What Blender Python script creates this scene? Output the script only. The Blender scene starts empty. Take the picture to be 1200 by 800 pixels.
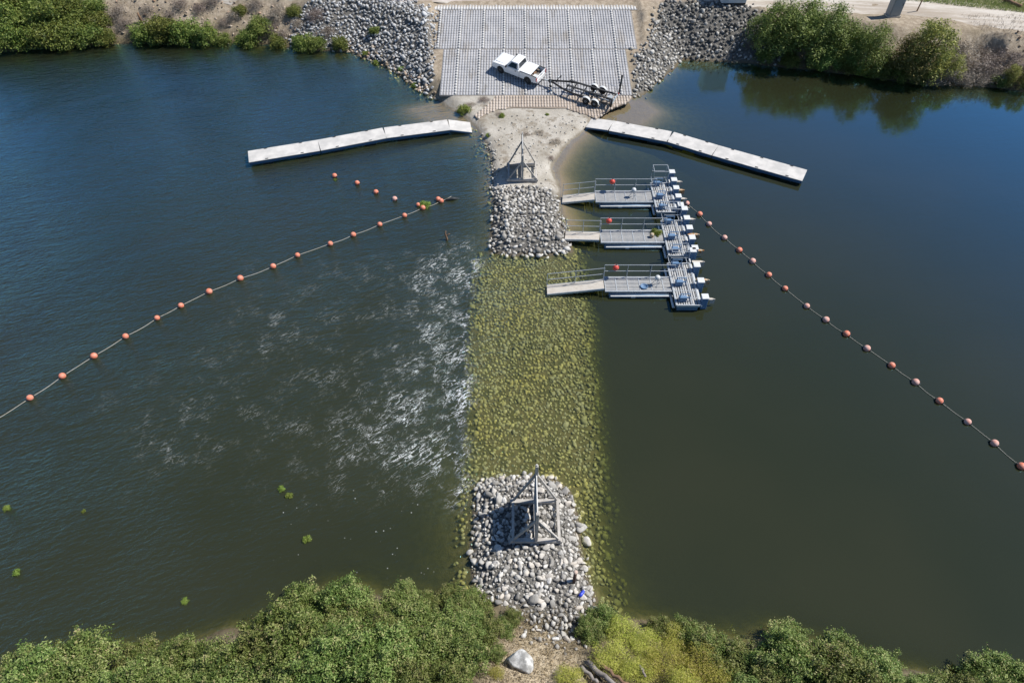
import bpy, bmesh, math, random
import numpy as np
from mathutils import Vector, Matrix, Euler
random.seed(7)
rng = np.random.default_rng(7)
sc = bpy.context.scene
COL = sc.collection
R = math.radians

# ------------------------------------------------------------------ camera
CAM_H, PITCH, FPX = 33.0, R(48.5), 800.0
SP, CP = math.sin(PITCH), math.cos(PITCH)
cam_d = bpy.data.cameras.new('camera')
cam_d.sensor_width = 36.0
cam_d.lens = 36.0 * FPX / 1200.0
cam_d.clip_start = 0.5
cam_d.clip_end = 3000
cam = bpy.data.objects.new('camera', cam_d)
COL.objects.link(cam)
cam.location = (0, 0, CAM_H)
cam.rotation_euler = (math.pi/2 - PITCH, 0, 0)
sc.camera = cam

def ray(px, py):
    u = (px-600)/FPX; v = (py-400)/FPX
    return u, CP - v*SP, SP + v*CP          # x, forward, down per unit depth

def at(px, py, z=0.0):
    u, f, dn = ray(px, py)
    d = (CAM_H - z)/dn
    return Vector((u*d, f*d, z))

# ------------------------------------------------------------------ light
sun_dir = Vector((2.4, 0.55, 3.2)).normalized()
sd = bpy.data.lights.new('sun', 'SUN')
sd.energy = 5.0; sd.angle = R(0.53); sd.color = (1.0, 0.955, 0.88)
so = bpy.data.objects.new('sun', sd); COL.objects.link(so)
so.location = (30, 10, 60)
so.rotation_euler = sun_dir.to_track_quat('Z', 'Y').to_euler()
w = bpy.data.worlds.new('World'); sc.world = w; w.use_nodes = True
nt = w.node_tree
sky = nt.nodes.new('ShaderNodeTexSky'); sky.sky_type = 'NISHITA'; sky.sun_disc = False
sky.sun_elevation = math.asin(sun_dir.z); sky.sun_rotation = math.atan2(sun_dir.x, sun_dir.y)
sky.air_density = 1.0; sky.dust_density = 0.0; sky.ozone_density = 6.0
bg = nt.nodes['Background']; bg.inputs[1].default_value = 0.086
nt.links.new(sky.outputs[0], bg.inputs[0])
vs = sc.view_settings
sc.display_settings.display_device = 'sRGB'
vs.view_transform = 'Standard'; vs.look = 'None'; vs.exposure = 0.28; vs.gamma = 1.0
vs.use_curve_mapping = False
sc.render.engine = 'CYCLES'
cy = sc.cycles
cy.max_bounces = 6; cy.diffuse_bounces = 2; cy.glossy_bounces = 3; cy.transparent_max_bounces = 8
cy.transmission_bounces = 4; cy.use_denoising = True
cy.caustics_reflective = False; cy.caustics_refractive = False
cy.sample_clamp_indirect = 4.0

# ------------------------------------------------------------------ materials
class NT:
    """thin helper round a material's node tree"""
    def __init__(s, name):
        s.m = bpy.data.materials.new(name); s.m.use_nodes = True
        s.t = s.m.node_tree; s.t.nodes.clear()
        s.out = s.n('ShaderNodeOutputMaterial')
    def n(s, t, **k):
        x = s.t.nodes.new(t)
        for a, b in k.items(): setattr(x, a, b)
        return x
    def l(s, a, b): s.t.links.new(a, b)
    def setin(s, sock, v):
        if isinstance(v, bpy.types.NodeSocket): s.l(v, sock)
        elif isinstance(v, (tuple, list)) and len(v) == 3 and sock.type == 'RGBA': sock.default_value = (*v, 1)
        else: sock.default_value = v
    def math(s, op, a, b=None, c=None, clamp=False):
        x = s.n('ShaderNodeMath', operation=op, use_clamp=clamp)
        s.setin(x.inputs[0], a)
        if b is not None: s.setin(x.inputs[1], b)
        if c is not None: s.setin(x.inputs[2], c)
        return x.outputs[0]
    def mix(s, f, a, b, blend='MIX'):
        x = s.n('ShaderNodeMix', data_type='RGBA', blend_type=blend)
        s.setin(x.inputs['Factor'], f)
        s.setin([i for i in x.inputs if i.name == 'A' and i.type == 'RGBA'][0], a)
        s.setin([i for i in x.inputs if i.name == 'B' and i.type == 'RGBA'][0], b)
        return [o for o in x.outputs if o.type == 'RGBA'][0]
    def obj(s): return s.n('ShaderNodeTexCoord').outputs['Object']
    def pos(s): return s.n('ShaderNodeNewGeometry').outputs['Position']
    def mapping(s, vec, scale=(1, 1, 1), rot=(0, 0, 0), loc=(0, 0, 0)):
        x = s.n('ShaderNodeMapping'); s.l(vec, x.inputs[0])
        if rot[2]:      # turn the pattern itself, then stretch it along its own axes
            x.vector_type = 'TEXTURE'; scale = tuple(1/q for q in scale)
        x.inputs['Scale'].default_value = scale; x.inputs['Rotation'].default_value = rot; x.inputs['Location'].default_value = loc
        return x.outputs[0]
    def noise(s, vec, scale, detail=4, rough=0.55, dist=0.0):
        x = s.n('ShaderNodeTexNoise'); s.l(vec, x.inputs['Vector'])
        x.inputs['Scale'].default_value = scale; x.inputs['Detail'].default_value = detail
        x.inputs['Roughness'].default_value = rough; x.inputs['Distortion'].default_value = dist
        return x.outputs['Fac']
    def ramp(s, f, lo, hi):
        x = s.n('ShaderNodeMapRange'); x.interpolation_type = 'SMOOTHSTEP'
        s.setin(x.inputs[0], f); s.setin(x.inputs[1], lo); s.setin(x.inputs[2], hi)
        return x.outputs[0]
    def attr(s, name, typ='GEOMETRY'):
        return s.n('ShaderNodeAttribute', attribute_name=name, attribute_type=typ)
    def bump(s, h, strength=0.5, dist=0.05, normal=None):
        x = s.n('ShaderNodeBump'); s.setin(x.inputs['Strength'], strength); x.inputs['Distance'].default_value = dist
        s.l(h, x.inputs['Height'])
        if normal is not None: s.l(normal, x.inputs['Normal'])
        return x.outputs[0]
    def bsdf(s, color, rough=0.7, metal=0.0, spec=0.5, normal=None, **kw):
        x = s.n('ShaderNodeBsdfPrincipled')
        s.setin(x.inputs['Base Color'], color); s.setin(x.inputs['Roughness'], rough)
        s.setin(x.inputs['Metallic'], metal); x.inputs['Specular IOR Level'].default_value = spec
        for k, v in kw.items(): s.setin(x.inputs[k], v)
        if normal is not None: s.l(normal, x.inputs['Normal'])
        return x.outputs[0]
    def done(s, sh): s.l(sh, s.out.inputs[0]); return s.m

def mat_worn(name, col, col2, rough=0.6, metal=0.0, scale=3.0, spec=0.4, bump=0.0, stretch=(1, 1, 1), amt=(0.4, 0.75)):
    """paint, metal or wood with patchy wear of a second colour"""
    t = NT(name); o = t.mapping(t.obj(), stretch)
    f = t.ramp(t.noise(o, scale, 6, 0.65), amt[0], amt[1])
    g = t.noise(o, scale*7, 3)
    c = t.mix(f, col, col2)
    c = t.mix(t.math('MULTIPLY', g, 0.25), c, tuple(x*0.55 for x in col))
    n = t.bump(g, bump, 0.02) if bump else None
    return t.done(t.bsdf(c, t.math('MULTIPLY_ADD', f, 0.2, rough), metal, spec, n))

# ------------------------------------------------------------------ object helpers
def tag(o, label=None, cat=None, group=None, kind=None):
    if label: o['label'] = label
    if cat: o['category'] = cat
    if group: o['group'] = group
    if kind: o['kind'] = kind
    return o

def link(name, me, mat=None, parent=None, loc=None):
    o = bpy.data.objects.new(name, me); COL.objects.link(o)
    if mat is not None:
        for m in (mat if isinstance(mat, (list, tuple)) else [mat]):
            me.materials.append(m)
    if parent is not None: o.parent = parent
    if loc is not None: o.location = loc
    return o

def thing(name, label, cat, loc=(0, 0, 0), rz=0.0, group=None):
    o = bpy.data.objects.new(name, None); COL.objects.link(o)
    o.empty_display_size = 0.2
    o.location = loc; o.rotation_euler = (0, 0, rz)
    return tag(o, label, cat, group)

def kids(o): return [c for c in COL.objects if c.parent is o]

def dup(root, label=None, group=None, loc=None, rot=None, scale=None):
    r = root.copy(); COL.objects.link(r)
    if label: r['label'] = label
    if group: r['group'] = group
    if loc is not None: r.location = loc
    if rot is not None: r.rotation_euler = rot
    if scale is not None: r.scale = scale
    for ch in list(root.children):
        c = ch.copy(); COL.objects.link(c); c.parent = r
        for g in list(ch.children):
            d = g.copy(); COL.objects.link(d); d.parent = c
    return r

def np_mesh(name, V, F, attrs=None, smooth=False):
    """mesh from numpy verts (n,3) and faces (m,k) of one size k"""
    me = bpy.data.meshes.new(name)
    V = np.asarray(V, np.float32); F = np.asarray(F, np.int32)
    n, (m, k) = len(V), F.shape
    me.vertices.add(n); me.vertices.foreach_set('co', V.ravel())
    me.loops.add(m*k); me.loops.foreach_set('vertex_index', F.ravel())
    me.polygons.add(m)
    me.polygons.foreach_set('loop_start', np.arange(0, m*k, k, dtype=np.int32))
    me.polygons.foreach_set('loop_total', np.full(m, k, np.int32))
    me.update(calc_edges=True)
    for an, av in (attrs or {}).items():
        av = np.asarray(av, np.float32)
        if av.ndim == 1:
            a = me.attributes.new(an, 'FLOAT', 'POINT'); a.data.foreach_set('value', av)
        else:
            a = me.attributes.new(an, 'FLOAT_VECTOR', 'POINT'); a.data.foreach_set('vector', av.ravel())
    if smooth: me.polygons.foreach_set('use_smooth', np.ones(m, bool))
    me.validate(); me.update()
    return me

class MB:
    """collects simple solids into one mesh"""
    def __init__(s): s.v = []; s.f = []
    def add(s, vs, fs):
        b = len(s.v); s.v += [tuple(x) for x in vs]; s.f += [tuple(i+b for i in f) for f in fs]; return s
    def box(s, c, size, rot=None, taper=1.0):
        hx, hy, hz = (x/2 for x in size)
        P = []
        for z, k in ((-hz, 1.0), (hz, taper)):
            P += [Vector((-hx*k, -hy*k, z)), Vector((hx*k, -hy*k, z)), Vector((hx*k, hy*k, z)), Vector((-hx*k, hy*k, z))]
        if rot is not None:
            Rm = Euler(rot).to_matrix() if not isinstance(rot, Matrix) else rot
            P = [Rm @ p for p in P]
        c = Vector(c)
        return s.add([p+c for p in P], [(3, 2, 1, 0), (4, 5, 6, 7), (0, 1, 5, 4), (1, 2, 6, 5), (2, 3, 7, 6), (3, 0, 4, 7)])
    def beam(s, a, b, wd, ht, up=(0, 0, 1)):
        """square bar from a to b"""
        a, b = Vector(a), Vector(b); d = (b-a); L = d.length; d.normalize()
        up = Vector(up)
        if abs(d.dot(up)) > 0.98: up = Vector((0, 1, 0))
        sx = d.cross(up).normalized(); uz = sx.cross(d)
        P = []
        for p in (a, b):
            P += [p - sx*wd/2 - uz*ht/2, p + sx*wd/2 - uz*ht/2, p + sx*wd/2 + uz*ht/2, p - sx*wd/2 + uz*ht/2]
        return s.add(P, [(3, 2, 1, 0), (4, 5, 6, 7), (0, 1, 5, 4), (1, 2, 6, 5), (2, 3, 7, 6), (3, 0, 4, 7)])
    def tube(s, pts, r, n=8, caps=True):
        pts = [Vector(p) for p in pts]; rings = []
        rr = r if isinstance(r, (list, tuple)) else [r]*len(pts)
        for i, p in enumerate(pts):
            d = (pts[min(i+1, len(pts)-1)] - pts[max(i-1, 0)]).normalized()
            up = Vector((0, 0, 1)) if abs(d.z) < 0.9 else Vector((0, 1, 0))
            sx = d.cross(up).normalized(); uz = sx.cross(d)
            rings.append([p + (sx*math.cos(2*math.pi*k/n) + uz*math.sin(2*math.pi*k/n))*rr[i] for k in range(n)])
        V = [q for ring in rings for q in ring]; F = []
        for i in range(len(pts)-1):
            for k in range(n):
                a = i*n+k; b = i*n+(k+1) % n
                F.append((a, b, b+n, a+n))
        if caps:
            F.append(tuple(reversed(range(n)))); F.append(tuple(range((len(pts)-1)*n, len(pts)*n)))
        return s.add(V, F)
    def lathe(s, prof, n=16, c=(0, 0, 0), axis='z'):
        V = []; F = []
        for (r, z) in prof:
            for k in range(n):
                a = 2*math.pi*k/n; p = (r*math.cos(a), r*math.sin(a), z)
                if axis == 'y': p = (p[0], p[2], p[1])
                if axis == 'x': p = (p[2], p[0], p[1])
                V.append((p[0]+c[0], p[1]+c[1], p[2]+c[2]))
        for i in range(len(prof)-1):
            for k in range(n):
                a = i*n+k; b = i*n+(k+1) % n
                F.append((a, b, b+n, a+n))
        F.append(tuple(reversed(range(n)))); F.append(tuple(range((len(prof)-1)*n, len(prof)*n)))
        return s.add(V, F)
    def prism(s, poly, y0, y1):
        """polygon in x-z extruded along y"""
        n = len(poly)
        V = [(x, y0, z) for x, z in poly] + [(x, y1, z) for x, z in poly]
        F = [tuple(range(n)), tuple(reversed(range(n, 2*n)))] + [(i, n+i, n+(i+1) % n, (i+1) % n) for i in range(n)]
        return s.add(V, F)
    def build(s, name, mat, parent=None, smooth=False, bevel=0.0, loc=None):
        me = bpy.data.meshes.new(name); me.from_pydata(s.v, [], s.f); 
        bm = bmesh.new(); bm.from_mesh(me); bmesh.ops.recalc_face_normals(bm, faces=bm.faces); bm.to_mesh(me); bm.free()
        if smooth:
            me.polygons.foreach_set('use_smooth', np.ones(len(me.polygons), bool))
        o = link(name, me, mat, parent, loc)
        if bevel:
            b = o.modifiers.new('bevel', 'BEVEL'); b.width = bevel; b.segments = 2; b.limit_method = 'ANGLE'; b.angle_limit = R(40)
        return o

# ------------------------------------------------------------------ shore lines (pixel points on the water plane, then metres)
def px_poly(pts, z=0.0): return np.array([[*at(x, y, z).xy] for x, y in pts])

far_left = [(-60, 62), (0, 60), (50, 57), (100, 54), (150, 51), (200, 51), (260, 50), (310, 53), (360, 58), (410, 61), (440, 74), (468, 90), (492, 108), (515, 119), (530, 127), (548, 139), (560, 155), (571, 170), (575, 190), (576, 215), (577, 240), (575, 265), (573, 297)]
far_mid = [(600, 300), (640, 299), (669, 294), (668, 280), (660, 262), (656, 245), (654, 215), (648, 198), (655, 182), (668, 166), (686, 152), (700, 141)]
far_right = [(712, 126), (735, 120), (757, 110), (775, 96), (800, 71), (830, 72), (880, 74), (920, 79), (960, 83), (1000, 89), (1050, 96), (1100, 101), (1150, 102), (1200, 107), (1290, 114)]
FL = px_poly(far_left); FM = px_poly(far_mid); FR = px_poly(far_right)
POLY_FAR = np.vstack([[[-600, 900], [-600, 74], [-120, 73.5]], FL, FM, FR, [[120, 58], [600, 60], [600, 900]]])
POLY_WEIR = px_poly([(575, 285), (556, 305), (550, 360), (547, 420), (545, 480), (543, 540), (545, 600), (538, 650), (520, 690), (520, 720), (718, 730), (714, 690), (708, 640), (704, 590), (700, 520), (697, 450), (693, 380), (682, 320), (674, 285)])
POLY_MOUND = px_poly([(556, 568), (580, 559), (620, 557), (650, 560), (668, 576), (677, 605), (680, 640), (688, 675), (700, 705), (708, 760), (540, 760), (556, 700), (551, 650), (555, 600)])
near_line = [(-70, 815), (0, 790), (50, 770), (100, 760), (140, 762), (180, 766), (230, 752), (270, 738), (310, 730), (345, 712), (375, 694), (410, 688), (450, 694), (500, 700), (545, 702), (600, 715), (660, 722), (700, 716), (740, 720), (790, 732), (840, 742), (870, 752), (900, 740), (930, 742), (960, 754), (1000, 764), (1040, 782), (1080, 790), (1130, 806), (1200, 826), (1260, 840)]
NL = px_poly(near_line)
POLY_NEAR = np.vstack([[[-600, -300], [-600, 9.0], [-60, 10.0]], NL, [[60, 7.0], [600, 6.0], [600, -300]]])
SHOAL_L = px_poly([(506, 122), (545, 134), (556, 150), (540, 150), (505, 142), (480, 128)])
SHOAL_R = px_poly([(700, 146), (712, 122), (752, 118), (768, 130), (745, 148)])
SHOAL_P = px_poly([(690, 152), (672, 168), (662, 185), (656, 200), (660, 240), (668, 262), (655, 262), (640, 220), (640, 190), (660, 160)])

def sdf(P, X, Y):
    """signed distance to a polygon, positive inside"""
    x = np.asarray(X, float).ravel(); y = np.asarray(Y, float).ravel()
    d = np.full(x.shape, 1e9); ins = np.zeros(x.shape, bool)
    n = len(P)
    for i in range(n):
        ax, ay = P[i]; bx, by = P[(i+1) % n]
        ex, ey = bx-ax, by-ay; L = ex*ex+ey*ey + 1e-12
        t = np.clip(((x-ax)*ex + (y-ay)*ey)/L, 0, 1)
        d = np.minimum(d, (x-ax-t*ex)**2 + (y-ay-t*ey)**2)
        c = (ay > y) != (by > y)
        with np.errstate(divide='ignore', invalid='ignore'):
            ins ^= c & (x < (bx-ax)*(y-ay)/(by-ay + 1e-30) + ax)
    d = np.sqrt(d)
    return np.where(ins, d, -d).reshape(np.shape(X))

def sstep(x, a, b):
    t = np.clip((x-a)/(b-a), 0, 1); return t*t*(3-2*t)

_gr = np.random.default_rng(3).random((64, 64))
def vnoise(x, y, s):
    """smooth value noise, -1..1"""
    x = np.asarray(x, float)*s + 100; y = np.asarray(y, float)*s + 100
    i = np.floor(x).astype(int); j = np.floor(y).astype(int); u = x-i; v = y-j
    u = u*u*(3-2*u); v = v*v*(3-2*v); g = lambda a, b: _gr[a % 64, b % 64]
    return ((g(i, j)*(1-u)+g(i+1, j)*u)*(1-v) + (g(i, j+1)*(1-u)+g(i+1, j+1)*u)*v)*2-1

# ramp plane
RY0, RZ0, RSL = 57.7, 0.42, 0.158
RX0, RX1 = -7.5, 12.4
def ramp_z(y): return RZ0 + RSL*(np.asarray(y, float)-RY0)

SCARP = at(1158, 56, 2.2).xy
def ground(x, y, rough=True):
    x = np.asarray(x, float); y = np.asarray(y, float)
    w = vnoise(x, y, 0.35)*0.5 + vnoise(x, y, 0.9)*0.3
    big = vnoise(x, y, 0.12)
    # far bank
    d = sdf(POLY_FAR, x, y) + (w*0.35 if rough else 0)
    bank = np.where(d > 0, np.minimum(0.62*d, 3.1 + 0.02*np.clip(d, 0, 40)), 0.55*d)
    bank = np.where(d > 1.5, bank + 0.25*w*sstep(d, 1.5, 4)*(d < 9), bank)
    cap = np.where(y < RY0, 0.36 + 0.06*w, ramp_z(y))
    cap = np.minimum(cap, 3.05)
    # a rocky rise at the peninsula's outer end
    cap = cap + 0.35*sstep(-y, -44.5, -41.5)
    dx = np.maximum(RX0-0.4-x, x-RX1-0.4)
    dx = np.where(y < RY0-0.5, np.maximum(-9-x, x-15), dx)
    k = sstep(dx, 0.0, 3.0)
    far = np.where(d > 0, np.minimum(bank, cap*(1-k) + 9*k), bank)
    # keep the low spit gentle under water
    n = sdf(POLY_NEAR, x, y) + (w*0.4 if rough else 0)
    near = np.where(n > 0, np.minimum(0.5*n, 2.2 + 0.1*n) + 0.15*w, 0.95*n)
    near = np.minimum(near, 4.5)
    m = sdf(POLY_MOUND, x, y)
    mound = np.where(m > 0, np.minimum(0.5*m, 0.55 + 0.03*m), 0.45*m)
    v = sdf(POLY_WEIR, x, y) + 0.35*w
    weir = np.where(v > 0, -0.30 + np.minimum(0.12*v, 0.12) + 0.05*w, -0.30 + np.where(x > 0, 0.85, 1.2)*v)
    z = np.maximum(np.maximum(far, near), np.maximum(mound, weir))
    for S, top, sl in ((SHOAL_L, -0.05, 0.22), (SHOAL_R, -0.04, 0.2), (SHOAL_P, -0.02, 0.25)):
        q = sdf(S, x, y) + 0.3*w
        z = np.maximum(z, np.where(q > 0, top + 0.0*q, top + sl*q))
    sx, sy = SCARP
    q = np.hypot((x-sx)/1.5, (y-sy)/1.0); z = z - 1.5*sstep(-q, -1.15, -.55)*(z > .4)
    return np.maximum(z, -2.6 + 0.2*big)

def gz(x, y): return float(ground(np.array([x]), np.array([y]))[0])

def hit(px, py, dz=0.0):
    """first point of the ground (or water) seen at a pixel"""
    u, f, dn = ray(px, py)
    d = np.arange(25.0, 110.0, 0.04)
    zz = np.maximum(ground(u*d, f*d), 0.0) + dz
    below = (CAM_H - dn*d) <= zz
    i = int(np.argmax(below)) if below.any() else len(d)-1
    return Vector((u*d[i], f*d[i], float(zz[i]) - dz))

def in_poly(P, x, y): return sdf(P, x, y) > 0
# ------------------------------------------------------------------ ground sheet
def axis(segs):
    a = [segs[0][0]]
    for lo, hi, st in segs:
        k = max(1, int(round((hi-lo)/st)))
        a += list(lo + (np.arange(1, k+1))*(hi-lo)/k)
    return np.array(a)
GX = axis([(-1500, -600, 150), (-600, -150, 30), (-150, -66, 3), (-66, 66, 0.3), (66, 150, 3), (150, 600, 30), (600, 1500, 150)])
GY = axis([(-1500, -300, 150), (-300, -30, 15), (-30, 5, 1.5), (5, 80, 0.3), (80, 140, 2), (140, 600, 30), (600, 1500, 150)])
X, Y = np.meshgrid(GX, GY)
Z = ground(X, Y)
def grid_faces(nx, ny):
    i, j = np.meshgrid(np.arange(nx-1), np.arange(ny-1)); a = (j*nx+i).ravel()
    return np.stack([a, a+1, a+1+nx, a+nx], 1)

dfar = sdf(POLY_FAR, X, Y)
wob = vnoise(X, Y, 0.5)*0.6 + vnoise(X, Y, 1.3)*0.4
sand = sstep(dfar, -3, 0.3)*(Y < RY0+1.5)*(Y > 44.5 + wob)*(X > -14)*(X < 20)
for S in (SHOAL_L, SHOAL_R, SHOAL_P):
    sand = np.maximum(sand, 0.75*sstep(sdf(S, X, Y), -2.5, 0.2))
PATH_NEAR = px_poly([(600, 728), (650, 724), (655, 745), (690, 760), (700, 800), (715, 850), (560, 850), (575, 800), (570, 760)], 2.0)
dry = sstep(sdf(PATH_NEAR, X, Y) + wob*0.5, -0.8, 0.6)
ROCKY = [np.vstack([[at(x, y, z).xy for x, y, z in ((508, 60, 1.9), (503, 108, .6), (470, 92, 0), (440, 74, 0), (410, 60, .0), (345, 57, 0), (345, 5, 2.9), (400, -6, 3.1), (486, -2, 3.1), (490, 18, 2.6), (508, 20, 2.6))]]),
         np.vstack([[at(x, y, z).xy for x, y, z in ((757, 60, 1.7), (745, 66, 1.6), (746, 110, .4), (757, 109, 0), (775, 95, 0), (800, 70, 0), (830, 72, 0), (880, 74, 0), (925, 79, 0), (915, 40, 1.8), (880, 8, 3.1), (820, 4, 3.1), (777, 3, 3.1), (770, 20, 2.8))]]),
         px_poly([(556, 563), (620, 555), (668, 576), (682, 640), (696, 700), (686, 728), (660, 742), (610, 722), (556, 695), (552, 650)]),
         px_poly([(576, 224), (625, 221), (646, 224), (660, 262), (668, 295), (575, 299)], .3)]
rocky = np.zeros(X.shape)
for S in ROCKY: rocky = np.maximum(rocky, sstep(sdf(S, X, Y) + wob*.4, -.5, .5))
bankdirt = sstep(dfar, 0.2, 2.0)*(Y > RY0-2)

t = NT('ground')
p = t.pos()
nA = t.noise(p, 0.35, 8, 0.6); nB = t.noise(p, 2.2, 8, 0.65); nC = t.noise(p, 14, 4, 0.7)
z = t.n('ShaderNodeSeparateXYZ'); t.l(p, z.inputs[0]); zz = z.outputs[2]
soil = t.mix(t.ramp(nB, .35, .65), (0.10, 0.085, 0.055), (0.20, 0.165, 0.105))
bank = t.mix(t.ramp(nB, .3, .7), (0.25, 0.20, 0.145), (0.42, 0.355, 0.275))
bank = t.mix(t.ramp(nA, .5, .72), bank, (0.25, 0.205, 0.14))
sandc = t.mix(t.ramp(nA, .35, .65), (0.36, 0.33, 0.28), (0.48, 0.45, 0.40))
sandc = t.mix(t.ramp(t.noise(p, 1.1, 7, .65), .50, .66), sandc, (0.25, 0.215, 0.17)); sandc = t.mix(t.math('MULTIPLY', t.ramp(t.noise(p, 7, 6, .75), .55, .7), .6), sandc, (0.20, 0.175, 0.14))
drygr = t.mix(t.ramp(nB, .3, .7), (0.32, 0.255, 0.16), (0.54, 0.46, 0.34))
c = t.mix(t.attr('bankdirt').outputs['Fac'], soil, bank)
c = t.mix(t.attr('dry').outputs['Fac'], c, drygr)
c = t.mix(t.attr('sand').outputs['Fac'], c, sandc)
c = t.mix(t.attr('rocky').outputs['Fac'], c, t.mix(t.ramp(nC, .35, .65), (0.07, 0.068, 0.062), (0.20, 0.19, 0.175)))  # shadow in the gaps between stones put into the ground colour
c = t.mix(t.math('MULTIPLY', t.ramp(nC, .5, .85), .35), c, (0.14, 0.115, 0.085))
# damp edge at the water and algae-brown bed below it
damp = t.ramp(t.math('MULTIPLY_ADD', t.math('SUBTRACT', nB, .5), .35, zz), 0.20, 0.03)
c = t.mix(t.math('MULTIPLY', damp, .62), c, (0.11, 0.085, 0.05))
bed = t.mix(t.ramp(nB, .35, .65), (0.085, 0.085, 0.03), (0.16, 0.14, 0.06))
bedsand = t.mix(t.attr('sand').outputs['Fac'], bed, (0.30, 0.225, 0.14))
c = t.mix(t.ramp(zz, 0.0, -0.06), c, bedsand)
hgt = t.math('ADD', nB, t.math('MULTIPLY', nC, .5))
M_ground = t.done(t.bsdf(c, 0.95, 0, 0.15, t.bump(hgt, 0.7, 0.12)))
me = np_mesh('ground', np.stack([X, Y, Z], -1).reshape(-1, 3), grid_faces(len(GX), len(GY)),
             {'sand': sand.ravel(), 'dry': dry.ravel(), 'bankdirt': bankdirt.ravel(), 'rocky': rocky.ravel()}, True)
g = link('ground', me, M_ground); tag(g, kind='structure')
g['label'] = 'dry dirt banks, sandy spit and river bed'

# ------------------------------------------------------------------ water
WX = axis([(-1500, -150, 90), (-150, -66, 4), (-66, 66, 0.35), (66, 150, 4), (150, 1500, 90)])
WY = axis([(-14, 8, 2.0), (8, 78, 0.35), (78, 90, 3)])
X, Y = np.meshgrid(WX, WY)
D = -ground(X, Y)
# rapids just downstream (image left) of the submerged weir
FOAM_A = px_poly([(556, 303), (470, 304), (380, 315), (290, 335), (230, 400), (170, 470), (180, 530), (280, 548), (400, 552), (520, 556), (548, 550), (552, 430)])
FOAM_B = px_poly([(556, 302), (500, 306), (470, 330), (480, 380), (455, 410), (425, 470), (380, 530), (440, 550), (535, 548), (548, 480), (552, 400)])
fa = sdf(FOAM_A, X, Y); fb = sdf(FOAM_B, X, Y)
turb = np.maximum(sstep(fa + vnoise(X, Y, .4)*1.2, -6, 1.5)*0.72, sstep(fb + vnoise(X, Y, .5)*1.2, -4.5, 1.2))
for (hx, hy, rad, k) in ((520, 310, 2.2, .35), (545, 458, 1.2, .7), (500, 500, 2.2, .35), (515, 440, 1.8, .3), (455, 535, 2.2, .35), (520, 395, 2.0, .2), (470, 470, 1.5, .2)):
    c0 = at(hx, hy); r2 = np.hypot(X-c0.x, Y-c0.y)
    turb = np.maximum(turb, 0) + k*np.exp(-(r2/rad)**2)
vv = sdf(POLY_WEIR, X, Y); wobw = vnoise(X, Y, .9)*.6 + vnoise(X, Y, 2.1)*.4
turb = turb*(0.62 + 0.55*np.exp(-np.clip(-vv, 0, 50)/2.2))*sstep(vv + wobw, 1.6, -0.6)
calm = sstep(X + 0.0*Y, -3, 6)            # the pool above the weir lies still
bub = px_poly([(330, 585), (420, 575), (540, 590), (545, 640), (440, 650), (330, 640)])
bubble = sstep(sdf(bub, X, Y) + vnoise(X, Y, .6), -2, 1.0)
me = np_mesh('water', np.stack([X, Y, 0*X], -1).reshape(-1, 3), grid_faces(len(WX), len(WY)),
             {'depth': D.ravel(), 'turb': turb.ravel(), 'calm': calm.ravel(), 'bubble': bubble.ravel()}, True)
t = NT('river_water')
p = t.pos()
depth = t.math('MAXIMUM', t.attr('depth').outputs['Fac'], 0.0)
tb = t.attr('turb').outputs['Fac']; cm = t.attr('calm').outputs['Fac']
# light dies off with depth: red and blue before green
def beer(k): return t.math('POWER', 2.71828, t.math('MULTIPLY', depth, -k))
cc = t.n('ShaderNodeCombineColor')
for i, k in enumerate((1.25, 1.15, 1.9)): t.l(beer(k), cc.inputs[i])
murk = t.math('SUBTRACT', 1.0, beer(2.6))
mcol = t.mix(t.ramp(t.noise(p, .06, 3), .3, .7), (0.0215, 0.0255, 0.0125), (0.0270, 0.0295, 0.0145))
mcol = t.mix(t.math('MULTIPLY', t.ramp(tb, 0.0, 0.9), .5), mcol, (0.035, 0.038, 0.018))
body_t = t.n('ShaderNodeBsdfTransparent'); t.l(cc.outputs[0], body_t.inputs[0])
blk = t.mix(murk, (0, 0, 0), mcol)
body_d = t.n('ShaderNodeBsdfDiffuse'); t.l(blk, body_d.inputs[0])
add = t.n('ShaderNodeAddShader'); t.l(body_t.outputs[0], add.inputs[0]); t.l(body_d.outputs[0], add.inputs[1])
# wind ripples, finer and stronger left of the weir; broken water in the rapids
mp1 = t.mapping(p, (0.55, 1.6, 1), (0, 0, R(12)))
mp2 = t.mapping(p, (1.0, 2.4, 1), (0, 0, R(24)))
mp3 = t.mapping(p, (0.8, 2.0, 1), (0, 0, R(42)))
r1 = t.noise(mp1, 1.0, 5, .6, .3); r2 = t.noise(mp2, 2.0, 5, .65, .4); r3 = t.noise(mp3, 1.5, 7, .68, .8)
rip = t.math('ADD', t.math('MULTIPLY', r1, 0.7), t.math('MULTIPLY', r2, .5))
patch = t.ramp(t.noise(p, .07, 3, .6, 1.0), .3, .7)
amp = t.math('MULTIPLY', t.math('SUBTRACT', 1.0, t.math('MULTIPLY', cm, .93)), t.math('MULTIPLY_ADD', patch, .6, .55))
hh = t.math('ADD', t.math('MULTIPLY', rip, amp), t.math('MULTIPLY', r3, t.math('MULTIPLY', tb, 0.5)))
nrm = t.bump(hh, 0.85, 0.16)
gl = t.n('ShaderNodeBsdfGlossy'); gl.inputs['Roughness'].default_value = 0.04; t.l(nrm, gl.inputs['Normal'])
gl.inputs['Color'].default_value = (0.30, 0.74, 0.97, 1)
geo = t.n('ShaderNodeNewGeometry')
dt = t.n('ShaderNodeVectorMath', operation='DOT_PRODUCT'); t.l(geo.outputs['Incoming'], dt.inputs[0]); t.l(nrm, dt.inputs[1])
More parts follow.
